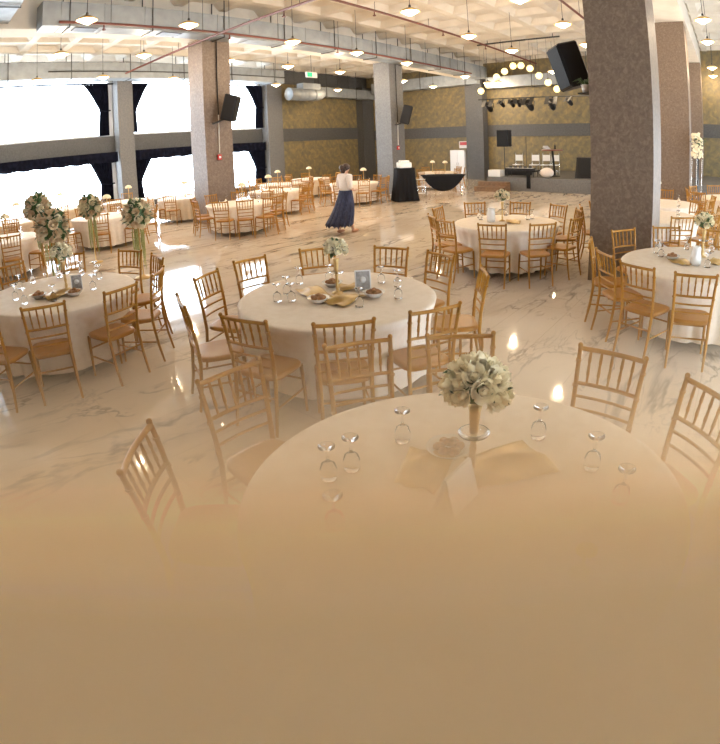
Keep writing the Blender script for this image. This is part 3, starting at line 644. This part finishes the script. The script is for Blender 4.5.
def chair_shapes():
    sh = []
    def post(sx):
        m = MB(); m.tube([(sx*.188, -.262, 0), (sx*.186, -.222, .2), (sx*.184, -.196, .43), (sx*.188, -.205, .6), (sx*.196, -.234, .8), (sx*.203, -.262, .93)], [.012, .015, .0165, .015, .0145, .013], 8)
        m.ball((sx*.2035, -.264, .935), .0165, 8, 6)
        for z, y in ((.52, -.199), (.70, -.219), (.85, -.247)): m.tube([(sx*(.187+.016*(z-.52)/.4), y-.0, z-.006), (sx*(.187+.016*(z-.52)/.4), y, z+.006)], .0185, 8)
        return m
    sh.append(('back_post', post(-1), 'gold')); sh.append(('back_post', post(1), 'gold'))
    for sx in (-1, 1):
        sh.append(('leg', MB().tube([(sx*.185, .192, 0), (sx*.183, .184, .2), (sx*.178, .172, .43)], [.011, .014, .0175], 8), 'gold'))
    m = MB(); P = []
    for z, e in ((.428, -.012), (.434, 0), (.458, 0), (.467, -.010), (.469, -.03)):
        row = []
        for k in range(32):
            a = 2*PI*k/32; c, s = math.cos(a), math.sin(a); q = (abs(c)**5+abs(s)**5)**(-.2)
            wx = .205 if s > 0 else .205-.018*abs(s)
            row.append(((wx+e)*c*q, (.198+e)*s*q, z))
        P.append(row)
    m.grid(P, closed=True); o = len(m.v); m.add(P[0], [tuple(range(31, -1, -1))]); m.add(P[-1], [tuple(range(32))], True)
    sh.append(('seat', m, 'seat'))
    def bow(z, y, w, r, n=7, b=.018):
        return MB().tube([(-w+2*w*i/n, y-b*math.sin(PI*i/n), z) for i in range(n+1)], r, 8)
    sh.append(('top_rail', bow(.918, -.259, .203, .0145), 'gold'))
    sh.append(('lower_rail', bow(.715, -.222, .192, .012), 'gold'))
    for k in range(5):
        x = -.135+.0675*k; b = .018*math.sin(PI*(x+.2)/.4)
        pts = [(x*.95, -.222-b, .715), (x*.96, -.231-b, .765), (x*.965, -.231-b, .772), (x*.985, -.244-b, .84), (x*.986, -.245-b, .847), (x, -.259-b, .918)]
        sh.append(('spindle', MB().tube(pts, [.0078, .0078, .011, .0078, .011, .0078], 6), 'gold'))
    sh.append(('cross_rail', bow(.635, -.211, .188, .0095), 'gold')); sh.append(('cross_rail', bow(.555, -.201, .186, .0095), 'gold'))
    for sx in (-1, 1): sh.append(('stretcher', MB().tube([(sx*.186, -.215, .22), (sx*.183, .184, .22)], .009, 6), 'gold'))
    sh.append(('stretcher', MB().tube([(-.18, .178, .30), (.18, .178, .30)], .009, 6), 'gold'))
    sh.append(('stretcher', MB().tube([(-.185, -.207, .30), (.185, -.207, .30)], .009, 6), 'gold'))
    return sh
SH = chair_shapes()
CME = []; cache = {}
for nm, mb_, ml in SH: CME.append((nm, mb_.mesh('chair_'+nm, ml)))
allm = MB()
for nm, mb_, ml in SH: allm.add(mb_.v, mb_.f); allm.sm[-len(mb_.f):] = mb_.sm
PLAINME = allm.mesh('chair_plain', 'gold')
ORDW = 'first second third fourth fifth sixth seventh eighth ninth tenth'.split()
def screen_az(x, y): return math.degrees(YAW) - math.degrees(math.atan2(y, x))   # bearing to the right of the view axis
def add_chair(px, py, fa, label, plain, group='gold chairs set around the round tables'):
    f = R(fa); x, y = px + .258*math.cos(f), py + .258*math.sin(f)
    if plain:
        o = bpy.data.objects.new('chiavari_chair', PLAINME); COL.objects.link(o); o.location = (x, y, 0); o.rotation_euler.z = f - PI/2
        return tag(o, label, 'chair', group)
    t = thing('chiavari_chair', label, 'chair', (x, y, 0), f - PI/2, group)
    for nm, me in CME: link_child(nm, me, t)
    return t
for key, ((cx, cy_), chs) in TABLES.items():
    full, short = TAB[key]
    side = {'near': [], 'far': []}
    for c in chs:
        side['near' if (c[0]-cx)*cx + (c[1]-cy_)*cy_ < 0 else 'far'].append(c)
    for sd, L_ in side.items():
        L_.sort(key=lambda c: screen_az(c[0], c[1]))
        for i, c in enumerate(L_):
            look = 'gold chair from behind' if sd == 'near' else 'gold chair facing us'
            add_chair(*c, f'{look}, {ORDW[i]} from left, {sd} side, {short}', key in PLAIN)

def cloth(key, cx, cy_, chs, R0=.9):
    t = thing('round_table', full_ := TAB[key][0].replace('ivory clothed ', 'folding ') if key in NEAR else 'folding '+TAB[key][0], 'table', (cx, cy_, 0), 0, 'round dining tables')
    MB().lathe([(0, .715), (R0-.02, .715), (R0-.01, .725), (R0-.02, .735), (0, .735)], 40).obj('tabletop', 'wood', t)
    for s in (-1, 1):
        MB().tube([(s*.42, -.45, .02), (s*.42, -.40, .71)], .02, 6).obj('leg', 'strap', t); MB().tube([(s*.42, .45, .02), (s*.42, .40, .71)], .02, 6).obj('leg', 'strap', t)
    n = 180; P = []; rr = random.Random(hash(key) % 999 if False else sum(map(ord, key)))
    ph = [rr.uniform(0, 6.28) for _ in range(3)]; nf = rr.choice((22, 24, 26))
    fronts = []
    for (px, py, fa) in chs:
        f = R(fa); x, y = px+.258*math.cos(f), py+.258*math.sin(f)
        sx, sy = x+.20*math.cos(f)-cx, y+.20*math.sin(f)-cy_
        fronts.append((math.atan2(sy, sx), math.hypot(sx, sy)))
    prof = [(.741, .0), (.741, .5), (.741, .86), (.737, .89), (.725, .905), (.65, None), (.55, None), (.47, None), (.40, None), (.28, None), (.16, None), (.085, None)]
    for z, r in prof:
        row = []
        for k in range(n):
            a = 2*PI*k/n
            if r is not None: q = r*R0/.9
            else:
                f = (.725-z)/.64
                fold = .042*f**.7*(math.sin(nf*a+ph[0]+.6*math.sin(3*a+ph[1])) + .5*math.sin(nf*.5*a+ph[2]))
                q = R0+.006 - .012*f + fold
                for fa_, fr in fronts:
                    d = abs((a-fa_+PI) % (2*PI)-PI)*R0
                    if fr < R0+.06 and d < .42:
                        wz = 1 if z < .52 else max(0, (.725-z)/.205)
                        wd = 1 if d < .24 else max(0, 1-(d-.24)/.18)
                        lim = fr-.03
                        q = q*(1-wz*wd) + min(q, lim)*wz*wd
            row.append((q*math.cos(a), q*math.sin(a), z))
        P.append(row)
    o = MB().grid(P, closed=True).obj('tablecloth', 'cloth', None, (cx, cy_, 0))
    tag(o, 'ivory cloth hanging to the floor over ' + TAB[key][1], 'tablecloth', 'ivory cloths on the round tables')
    return t
for key, ((cx, cy_), chs) in TABLES.items(): cloth(key, cx, cy_, chs)

# ------------------------------------------------------------------ roses and centrepieces
def rose_mesh(m_):
    m = MB()
    for ring, (n, r0, r1, h, tl) in enumerate(((3, .005, .011, .036, .0), (4, .011, .020, .036, .1), (5, .016, .028, .031, .3), (6, .019, .036, .020, .6))):
        for k in range(n):
            a0 = 2*PI*(k+.37*ring)/n; P = []
            for i in range(5):
                f = i/4; row = []
                for j in range(6):
                    s = j/5-.5; a = a0 + s*2*PI/n*1.35*(.6+.4*math.sin(PI*(.15+.85*f)))
                    r = r0+(r1-r0)*(f**.8) + .010*tl*max(0, f-.75)*4 - .003*abs(s)
                    row.append((r*math.cos(a), r*math.sin(a), -.02+(h+.02)*f*(1-.12*tl*max(0, f-.7)*3) - .012*(2*s)**2*f))
                P.append(row)
            m.grid(P)
    m.ball((0, 0, .008), .016, 8, 6)
    return m.mesh('rose', m_)
ROSE = rose_mesh('rose'); PEACH = rose_mesh('peach')
def leaves_mesh(n, r, m_, seed, flat=1., l=.06):
    rr = random.Random(seed); m = MB()
    for i in range(n):
        a = rr.uniform(0, 2*PI); z = rr.uniform(-.6, 1); q = math.sqrt(max(0, 1-z*z)); c = Vector((q*math.cos(a), q*math.sin(a), z*flat))
        p = c*r*rr.uniform(.75, 1.08); d = (c+Vector((rr.uniform(-.5, .5), rr.uniform(-.5, .5), rr.uniform(-.5, .5)))).normalized(); s = d.cross(Vector((0, 0, 1))).normalized()*l*.32; q1 = p+d*l*.5; u_ = Vector((0, 0, .008))
        m.add([p, q1+s+u_, p+d*l, q1-s+u_, q1-u_*.5], [(0, 1, 4), (1, 2, 4), (2, 3, 4), (3, 0, 4)], True)
    return m.mesh('foliage', m_)
def rose_dome(parent, c, r, n, seed, size=1., full=False, mix=0, sq=1.):
    rr = random.Random(seed); k = 0; ga = PI*(3-5**.5)
    for i in range(n):
        z = 1-(i+.5)/n*(1.9 if full else 1.35); q = math.sqrt(max(0, 1-z*z)); a = ga*i+rr.uniform(-.15, .15)
        d = Vector((q*math.cos(a), q*math.sin(a), z)); p = Vector(c)+Vector((d.x, d.y, d.z*sq))*r*rr.uniform(.92, 1.05)
        o = link_child('rose', PEACH if rr.random() < mix else ROSE, parent, p, d.to_track_quat('Z', 'Y').to_euler())
        s = size*rr.uniform(.85, 1.12); o.scale = (s, s, s)
def centrepiece(label, x, y, seed, n=16, r=.10, size=1.0, h=.36):
    t = thing('flower_centrepiece', label, 'flowers', (x, y, .742), rnd.uniform(0, 3), 'rose centrepieces on the tables')
    MB().lathe([(0, 0), (.055, 0), (.055, .008), (.02, .02), (.014, .04), (.018, .06), (.012, .09), (.016, .12), (.012, .15), (.016, .17), (.012, .19), (0, .19)], 16).obj('twisted_stem', 'lampgold', t)
    MB().lathe([(0, .185), (.03, .187), (.062, .195), (.066, .202), (.03, .2), (0, .2)], 20).obj('glass_dish', 'glass', t)
    MB().lathe([(0, .2), (.018, .2), (.02, .24), (.024, .30), (.03, h-.03), (0, h-.03)], 16).obj('gold_cup', 'lampgold', t)
    lm = leaves_mesh(34, r*.86, 'leaf', seed, .8, .055)
    o = link_child('foliage', lm, t, (0, 0, h+.06))
    MB().ball((0, 0, h+.06), r*.75, 12, 8, (1, 1, .85)).obj('flower_core', 'leaf', t)
    rose_dome(t, (0, 0, h+.06), r*.92, n, seed, size, False, 0, .85)
    return t
centrepiece('ivory rose centrepiece on a gold stem in the added foreground haze', 1.60, .83, 3, 24, .118, 1.15)
centrepiece('ivory rose centrepiece beside the grey framed card', 3.28, 3.16, 4, 16, .10, .95)
centrepiece('ivory rose centrepiece on the table before the flower stands', 1.50, 5.62, 5, 16, .115, 1.0)
centrepiece('ivory rose centrepiece behind the white jug', 6.45, .21, 6, 16, .115, 1.0)
centrepiece('ivory rose centrepiece on the open floor table', 7.89, 3.65, 8, 16, .115, 1.0)
# small domed flower stands on the far tables
SMALL = [('F4', .2, .1), ('F5', -.1, .2), ('F6', .1, .3), ('F6b', .0, .1), ('F7', .2, -.3), ('F8', .1, .3), ('R1', -.1, .1), ('R2', .0, .1), ('F1', .1, -.2), ('F2', .2, .2), ('F3a', .1, .1), ('F3b', .1, .1), ('F0', .2, .1), ('F00', .1, .2), ('R3', .0, .0)]
domeme = MB()
for i in range(40):
    a = i*2.4; z = .25+.75*(1-(i+.5)/40); q = math.sqrt(1-z*z) if z < 1 else 0
    domeme.ball((.10*q*math.cos(a), .10*q*math.sin(a), .42+.085*z), .030, 7, 5)
domeme = domeme.mesh('white_flower_dome', 'rose')
stemme = MB().lathe([(0, 0), (.055, 0), (.055, .01), (.012, .03), (.01, .2), (.012, .40), (.05, .44), (0, .44)], 12).mesh('slim_stem', 'lampgold')
for k, dx, dy in SMALL:
    c = TABLES[k][0]
    t = thing('flower_centrepiece', 'small domed white flower stand on ' + TAB[k][1], 'flowers', (c[0]+dx, c[1]+dy, .742), 0, 'small domed flower stands on far tables')
    link_child('slim_stem', stemme, t); link_child('flower_dome', domeme, t)
t = thing('flower_centrepiece', 'second domed white flower stand on the table behind the swag', 'flowers', (20.0, 12.1, .742), 0, 'small domed flower stands on far tables'); link_child('slim_stem', stemme, t); link_child('flower_dome', domeme, t)

# ------------------------------------------------------------------ table settings
GLASS = MB().lathe([(.0, .001), (.034, .001), (.0365, .02), (.037, .05), (.030, .075), (.008, .092), (.0055, .10), (.0055, .15), (.012, .158), (.036, .163), (.036, .167), (.0, .168)], 18).mesh('goblet', 'glass')
GL_ = {'T1': [(1.64, 1.22), (1.33, 1.26), (1.99, .69), (1.86, .38), (1.22, 1.29), (1.68, .20), (1.0, 1.05), (1.2, .2)],
 'T2': [(3.3, 3.7), (2.99, 3.54), (2.86, 3.33), (3.55, 3.53), (3.08, 2.72), (3.77, 3.03), (3.74, 2.81), (3.44, 2.58), (2.77, 3.42)],
 'TL': [(1.06, 6.22), (.9, 5.72), (.95, 5.45), (1.27, 6.4), (1.63, 6.38), (1.9, 6.26), (2.04, 6.09), (1.99, 5.83), (1.75, 5.40), (1.25, 5.30)],
 'TR': [(6.40, .80), (6.23, .72), (6.80, .44), (6.80, .10), (5.9, .12)],
 'TM': [(8.03, 4.17), (7.83, 4.03), (8.19, 3.29), (8.33, 3.27), (8.50, 3.86)]}
for k, L_ in GL_.items():
    L2 = sorted(L_, key=lambda p: screen_az(*p))
    for i, (x, y) in enumerate(L2):
        o = bpy.data.objects.new('upturned_goblet', GLASS); COL.objects.link(o); o.location = (x, y, .742)
        tag(o, f'clear glass goblet upside down, {ORDW[i]} from left on {TAB[k][1]}', 'glass', 'upside down goblets on the tables')
for k in ('F1', 'F2', 'F4', 'F5', 'R1', 'R2', 'F3a', 'F7'):
    c = TABLES[k][0]
    for i in range(5):
        a = 1.26*i+.4; o = bpy.data.objects.new('upturned_goblet', GLASS); COL.objects.link(o); o.location = (c[0]+.55*math.cos(a), c[1]+.55*math.sin(a), .742)
        tag(o, 'clear glass goblet upside down in the ring on ' + TAB[k][1], 'glass', 'goblets ringed on ' + TAB[k][1])
BOWL = MB().lathe([(0, .004), (.045, .004), (.05, .0), (.07, .02), (.098, .045), (.102, .047), (.098, .05), (.068, .027), (.045, .012), (0, .012)], 28).mesh('bowl', 'whitep')
CK = MB().ball((0, 0, 0), .030, 10, 6, (1, .8, .6)).mesh('cookie', 'cookie')
for lab, short, x, y in (('white bowl of brown pastries in the added foreground haze', 'foreground bowl', 1.66, .98), ('white bowl of pastries right of the grey card', 'bowl right of the grey card', 3.37, 2.80),
                  ('white bowl of pastries at the front of the central table', 'front bowl of the central table', 2.97, 3.10), ('white bowl of pastries behind the central centrepiece', 'bowl behind the central centrepiece', 3.42, 3.36),
                  ('white bowl of pastries, left one before the flower stands', 'left bowl before the flower stands', 1.14, 5.56), ('white bowl of pastries, right one before the flower stands', 'right bowl before the flower stands', 1.50, 5.33),
                  ('white bowl of pastries left of the white jug', 'bowl left of the jug', 6.14, .57)):
    o = bpy.data.objects.new('serving_bowl', BOWL); COL.objects.link(o); o.location = (x, y, .742); tag(o, lab, 'bowl', 'white serving bowls of pastries')
    for i in range(7):
        a = i*1.05; q = bpy.data.objects.new('pastry', CK); COL.objects.link(q)
        q.location = (x+(.045*math.cos(a) if i < 6 else 0), y+(.045*math.sin(a) if i < 6 else 0), .742+(.045 if i < 6 else .066)); q.rotation_euler = (rnd.uniform(-.4, .4), rnd.uniform(-.4, .4), rnd.uniform(0, 3))
        tag(q, 'brown baked pastry heaped in the ' + short, 'pastry', 'pastries in the ' + short)
def napkin(label, x, y, rz, sx=.34, sy=.26, seed=1):
    rr = random.Random(seed); ph = rr.uniform(0, 6); P = []
    for i in range(13):
        row = []
        for j in range(11):
            a, b = i/12-.5, j/10-.5
            z = .004 + .014*(1+math.sin(7*a+ph+3*b)) * (1-abs(2*b)**3*.6) + .012*max(0, math.sin(11*b+5*a))
            row.append((a*sx*(1-.25*b), b*sy*(1+.2*a), z))
        P.append(row)
    o = MB().grid(P).obj('gold_napkin', 'napkin', None, (x, y, .743), rz); o.modifiers.new('t', 'SOLIDIFY').thickness = .003
    tag(o, label, 'napkin', 'gold satin napkins')
napkin('gold satin napkin left of the white card in the added haze', 1.50, 1.00, .3, .30, .20, 1)
napkin('gold satin napkin right of the foreground centrepiece', 1.70, .72, -.7, .34, .26, 2)
napkin('gold satin napkin spread left under the central centrepiece', 3.13, 3.32, 1.2, .42, .22, 3)
napkin('gold satin napkin spread before the central centrepiece', 3.13, 2.96, .2, .34, .26, 4)
napkin('gold satin napkin behind the central centrepiece', 3.48, 3.16, -.5, .26, .2, 5)
napkin('gold satin napkin on the table before the flower stands', 1.33, 5.50, .4, .36, .26, 6)
napkin('gold satin napkin left of the white jug', 6.0, .44, .8, .3, .2, 7)
napkin('gold satin napkin right of the white jug', 6.20, .02, -.4, .3, .2, 8)
napkin('gold satin napkin on the open floor table', 7.80, 3.40, .4, .34, .24, 9)
def card(label, x, y, rz, wd, ht, print_=True, tilt=14):
    t = thing('table_card', label, 'card', (x, y, .744), rz, 'standing cards on the tables')
    mt = Matrix.Rotation(R(-tilt), 4, 'X')
    MB().cbox(-wd/2, wd/2, -.006, .006, 0, ht, .003, mt).obj('card_board', 'paperw', t)
    if print_:
        MB().box(-wd*.42, wd*.42, -.0075, -.006, ht*.06, ht*.94, mt).obj('printed_sheet', 'greyp', t)
        m = MB().lathe([(0, 0), (wd*.2, 0), (wd*.2, .001), (0, .001)], 24); m2 = mt @ Matrix.Translation((0, -.008, ht*.55)) @ Matrix.Rotation(R(90), 4, 'X'); m.v = [tuple(m2 @ Vector(p)) for p in m.v]; m.obj('round_emblem', 'paperw', t)
    MB().tube([(0, .02+ht*.1, ht*.5), (0, ht*.55, .004)], .004, 5).obj('easel_leg', 'paperw', t)
card('grey printed card in white frame on the central table', 3.44, 2.98, R(41-90+4), .15, .20)
card('grey printed card on the table before the flower stands', 1.60, 5.52, R(70-90), .13, .17)
o = thing('table_card', 'folded blank white card in the added foreground haze', 'card', (1.39, .78, .744), R(0), 'standing cards on the tables')
for s in (-1, 1):
    MB().cbox(-.09, .09, -.003, .003, 0, .17, .001, Matrix.Translation((0, s*.05, 0)) @ Matrix.Rotation(R(s*16), 4, 'X')).obj('card_leaf', 'paperw', o)
t = thing('water_jug', 'white porcelain jug on the table by the thick pillar', 'jug', (5.97, .27, .743), R(-20))
MB().lathe([(0, 0), (.055, 0), (.068, .03), (.07, .08), (.058, .14), (.05, .18), (.056, .21), (.05, .21), (.045, .18), (.05, .14), (0, .02)], 24).obj('jug_body', 'whitep', t)
MB().tube([(.05, 0, .19), (.10, 0, .19), (.115, 0, .13), (.095, 0, .07), (.062, 0, .05)], .009, 8).obj('handle', 'whitep', t)
t = thing('water_jug', 'frosted white jug beside the open floor centrepiece', 'jug', (7.72, 3.78, .743), R(50))
MB().lathe([(0, 0), (.06, 0), (.075, .05), (.072, .14), (.06, .20), (.062, .23), (.055, .23), (.05, .2), (0, .02)], 24).obj('jug_body', 'whitep', t)
MB().tube([(.055, 0, .21), (.11, 0, .2), (.12, 0, .13), (.07, 0, .06)], .009, 8).obj('handle', 'whitep', t)

# ------------------------------------------------------------------ tall flower stands
def tall_flower(label, x, y, zc, seed, r=.23, mix=.55, hang=True):
    t = thing('flower_stand', label, 'flower stand', (x, y, 0), seed, 'tall flower stands on the floor')
    MB().lathe([(0, 0), (.16, 0), (.16, .015), (.04, .03), (.02, .06), (0, .06)], 20).obj('stand_base', 'lampgold', t)
    MB().tube([(0, 0, .03), (0, 0, zc-.1)], .014, 8).obj('stand_pole', 'lampgold', t)
    MB().ball((0, 0, zc), r*.82, 14, 10).obj('flower_core', 'leaf', t)
    link_child('foliage', leaves_mesh(110, r*.92, 'leaf', seed, 1, .12), t, (0, 0, zc))
    rose_dome(t, (0, 0, zc), r*.93, 27, seed, 2.0, True, mix)
    if hang:
        rr = random.Random(seed); m = MB()
        for i in range(13):
            a = rr.uniform(0, 6.28); q = rr.uniform(.03, .10); l = rr.uniform(.4, .85)
            m.tube([(q*math.cos(a), q*math.sin(a), zc-r*.7), (q*1.2*math.cos(a), q*1.2*math.sin(a), zc-r-.1), (q*1.15*math.cos(a+.2), q*1.15*math.sin(a+.2), zc-r-l*.6), (q*1.2*math.cos(a), q*1.2*math.sin(a), max(.08, zc-r-l))], [.006, .012, .013, .003], 6)
        m.obj('hanging_strands', 'hang', t)
tall_flower('tall peach rose stand, leftmost by the window table', 2.15, 9.35, 1.42, 11)
tall_flower('tall peach rose stand, the fullest, behind the left table', 1.97, 7.75, 1.22, 12, .24, .8)
tall_flower('tall ivory rose stand with dark leaves, third from left', 3.63, 10.7, 1.19, 13, .235, .35)
tall_flower('tall peach rose stand rightmost, with long green strands', 3.73, 8.41, 1.13, 14, .24, .6)
# tall white flower column on the right
t = thing('flower_stand', 'tall white flower column before the far right pillar', 'flower stand', (15.75, .80, 0), 0, 'tall flower stands on the floor')
MB().cbox(-.2, .2, -.2, .2, 0, .10, .02).obj('stand_base', 'strap', t); MB().tube([(0, 0, .1), (0, 0, 1.8)], .05, 10).obj('stand_pole', 'strap', t)
m = MB(); rr = random.Random(5)
for i in range(130):
    a = rr.uniform(0, 6.28); z = rr.uniform(1.66, 2.38); q = .17*math.sqrt(rr.random())*(1.1 if z > 2.1 else 1); m.ball((q*math.cos(a), q*math.sin(a), z), rr.uniform(.025, .05), 7, 5)
m.obj('white_blossoms', 'rose', t)
link_child('foliage', leaves_mesh(50, .19, 'leaf', 9, .7, .12), t, (0, 0, 2.15))
for k in range(3):
    m = MB().tube([(-.22+.02*k, .16-.15*k, 1.75), (-.22+.02*k, .16-.15*k, .45)], .006, 5)
    for i in range(20): m.ball((-.22+.02*k, .16-.15*k, 1.62-.06*i), .022, 6, 4)
    m.obj('bead_strand', 'chrome', t)

# ------------------------------------------------------------------ walking woman
def skinned(name, pts, edges, rad, m, parent, sub=2):
    me = bpy.data.meshes.new(name); me.from_pydata(pts, edges, []); me.update()
    o = bpy.data.objects.new(name, me); COL.objects.link(o); o.parent = parent; me.materials.append(MT[m])
    s = o.modifiers.new('skin', 'SKIN'); s.use_smooth_shade = True
    for i, v in enumerate(me.skin_vertices[0].data):
        r = rad[i]; v.radius = r if isinstance(r, tuple) else (r, r); v.use_root = (i == 0)
    o.modifiers.new('sub', 'SUBSURF').levels = sub; o.modifiers['sub'].render_levels = sub
    return o
wo = thing('person', 'woman in cream knit top and navy fringed skirt, walking', 'person', (9.02, 8.25, 0), R(41-90-50))
# local +Y is the way she walks, +X her right hand
pts = [(0, 0, .92), (0, 0, 1.08), (0, .0, 1.24), (0, .005, 1.36), (0, .02, 1.44), (0, .045, 1.50), (0, .055, 1.555), (0, .05, 1.60),
       (.10, 0, .88), (.10, .06, .50), (.09, .10, .09), (.09, .19, .035), (.09, .25, .03),
       (-.10, 0, .88), (-.10, -.06, .50), (-.09, -.18, .11), (-.09, -.11, .04), (-.09, -.05, .03),
       (.17, -.01, 1.35), (.21, -.04, 1.10), (.17, .14, 1.02), (.15, .21, 1.04),
       (-.17, -.01, 1.35), (-.21, -.04, 1.10), (-.17, .14, 1.00), (-.14, .21, 1.02)]
edges = [(0, 1), (1, 2), (2, 3), (3, 4), (4, 5), (5, 6), (6, 7), (0, 8), (8, 9), (9, 10), (10, 11), (11, 12), (0, 13), (13, 14), (14, 15), (15, 16), (16, 17), (3, 18), (18, 19), (19, 20), (20, 21), (3, 22), (22, 23), (23, 24), (24, 25)]
rad = [(.15, .11), (.13, .10), (.14, .11), (.12, .09), .05, .07, .085, .06, .085, .058, .036, .035, .025, .085, .058, .036, .035, .025, .055, .042, .033, .024, .055, .042, .033, .024]
body = skinned('body', pts, edges, rad, 'skin', wo)
# fingers and thumb
for sx, hy, hz in ((.15, .21, 1.04), (-.14, .21, 1.02)):
    for k in range(4):
        x = sx + (-.018+.012*k); l = (.062, .07, .066, .052)[k]
        MB().tube([(x, hy, hz), (x, hy+.03+l*.4, hz-.006), (x, hy+.03+l*.8, hz-.02), (x, hy+.025+l*.9, hz-.04)], [.0085, .008, .007, .005], 6).obj('finger', 'skin', wo)
    s = -1 if sx > 0 else 1
    MB().tube([(sx+s*.018, hy-.005, hz), (sx+s*.04, hy+.03, hz+.006), (sx+s*.042, hy+.055, hz)], [.010, .009, .006], 6).obj('thumb', 'skin', wo)
m = MB().ball((0, .145, 1.545), .016, 8, 6, (.8, 1, 1.4))
m.obj('nose', 'skin', wo)
for s in (-1, 1): MB().ball((s*.03, .134, 1.575), .006, 6, 5).obj('eye', 'blackp', wo)
MB().ball((0, .132, 1.508), .018, 8, 5, (1, .4, .3)).obj('mouth', 'redtop', wo)
for s in (-1, 1): MB().ball((s*.088, .05, 1.555), .02, 8, 6, (.4, .8, 1.3)).obj('ear', 'skin', wo)
m = MB()
P = []
for i in range(9):
    a = PI*.62*i/8; row = []
    for k in range(20):
        t_ = 2*PI*k/20; back = .5-.5*math.sin(t_)
        aa = a*(.72+.5*back)
        row.append((.10*math.sin(aa)*math.cos(t_), .045+.112*math.sin(aa)*math.sin(t_), 1.56+.115*math.cos(aa)))
    P.append(row)
m.grid(P, closed=True); m.ball((0, -.085, 1.58), .068, 12, 8); m.ball((0, -.055, 1.52), .075, 10, 7, (1.15, .7, 1.2)); m.obj('hair', 'hair', wo)
tp = [(0, 0, .98), (0, -.005, 1.12), (0, -.005, 1.26), (0, .0, 1.37), (0, .01, 1.425), (.165, -.01, 1.36), (.222, -.035, 1.18), (.215, -.01, 1.06), (-.165, -.01, 1.36), (-.222, -.035, 1.18), (-.215, -.01, 1.06)]
te = [(0, 1), (1, 2), (2, 3), (3, 4), (3, 5), (5, 6), (6, 7), (3, 8), (8, 9), (9, 10)]
skinned('knit_top', tp, te, [(.185, .15), (.18, .145), (.175, .14), (.145, .115), (.075, .075), .085, .07, .06, .085, .07, .06], 'knit', wo)
P = []; n = 96
for i in range(12):
    f = i/11; z = 1.03 - .80*f; row = []
    for k in range(n):
        a = 2*PI*k/n; fold = 1+.10*f*math.sin(a*13)+.05*f*math.sin(a*29)
        row.append(((.165+.13*f)*math.cos(a)*fold, (.14+.17*f)*math.sin(a)*fold - .24*f*f, z - (.09*((k*37) % 11)/11*(1 if k % 2 else .2) if i == 11 else 0)))
    P.append(row)
so = MB().grid(P, closed=True).obj('fringed_skirt', 'denim', wo); so.modifiers.new('t', 'SOLIDIFY').thickness = .008
for sx, sy, sz in ((.09, .19, .03), (-.09, -.11, .035)):
    MB().ball((sx, sy-.02, sz+.01), .055, 12, 8, (.8, 2.2, .75)).obj('shoe', 'shoe', wo)

# ------------------------------------------------------------------ added tan haze volume, standing in for a flat graphic gradient overlay
hz = bpy.data.objects.new('haze', MB().box(-3.2, 3.2, -.4, 2.9, .03, 1.3).mesh('haze', 'white')); COL.objects.link(hz)
hz.rotation_euler.z = YAW - PI/2
m = bpy.data.materials.new('overlay_haze'); m.use_nodes = True; N = m.node_tree.nodes; L = m.node_tree.links; N.clear()
out = N.new('ShaderNodeOutputMaterial'); vs = N.new('ShaderNodeVolumePrincipled'); L.new(vs.outputs[0], out.inputs['Volume'])
vs.inputs['Color'].default_value = (*(.968,.785,.53), 1); vs.inputs['Anisotropy'].default_value = 0
tc = N.new('ShaderNodeTexCoord'); sp = N.new('ShaderNodeSeparateXYZ'); L.new(tc.outputs['Object'], sp.inputs[0])
def mth(op, a, b=None, c=None):
    q = N.new('ShaderNodeMath'); q.operation = op
    for i, x in enumerate((a, b, c)):
        if x is None: continue
        if isinstance(x, (int, float)): q.inputs[i].default_value = x
        else: L.new(x, q.inputs[i])
    return q.outputs[0]
yy = mth('ADD', sp.outputs['Y'], mth('MULTIPLY', mth('MULTIPLY', sp.outputs['X'], sp.outputs['X']), .2))
dl = mth('SUBTRACT', 1.71, yy); dp = mth('MAXIMUM', dl, 0)
den = mth('MULTIPLY', mth('EXPONENT', mth('ADD', mth('MULTIPLY', dl, 1.7), mth('MULTIPLY', mth('MULTIPLY', dp, dp), 3.2))), .6)  # density shaped to imitate the overlay's gradual fade
den = mth('MINIMUM', den, 60)
edge = mth('MULTIPLY', mth('MINIMUM', mth('MAXIMUM', mth('MULTIPLY', mth('SUBTRACT', 2.9, sp.outputs['Y']), 2.0), 0), 1), mth('MINIMUM', mth('MAXIMUM', mth('MULTIPLY', mth('SUBTRACT', 1.3, sp.outputs['Z']), 5.0), 0), 1))
L.new(mth('MULTIPLY', den, edge), vs.inputs['Density'])
hz.data.materials.clear(); hz.data.materials.append(m)
tag(hz, 'added tan haze standing in for a graphic overlay, over near table and floor', 'haze', None, 'stuff')
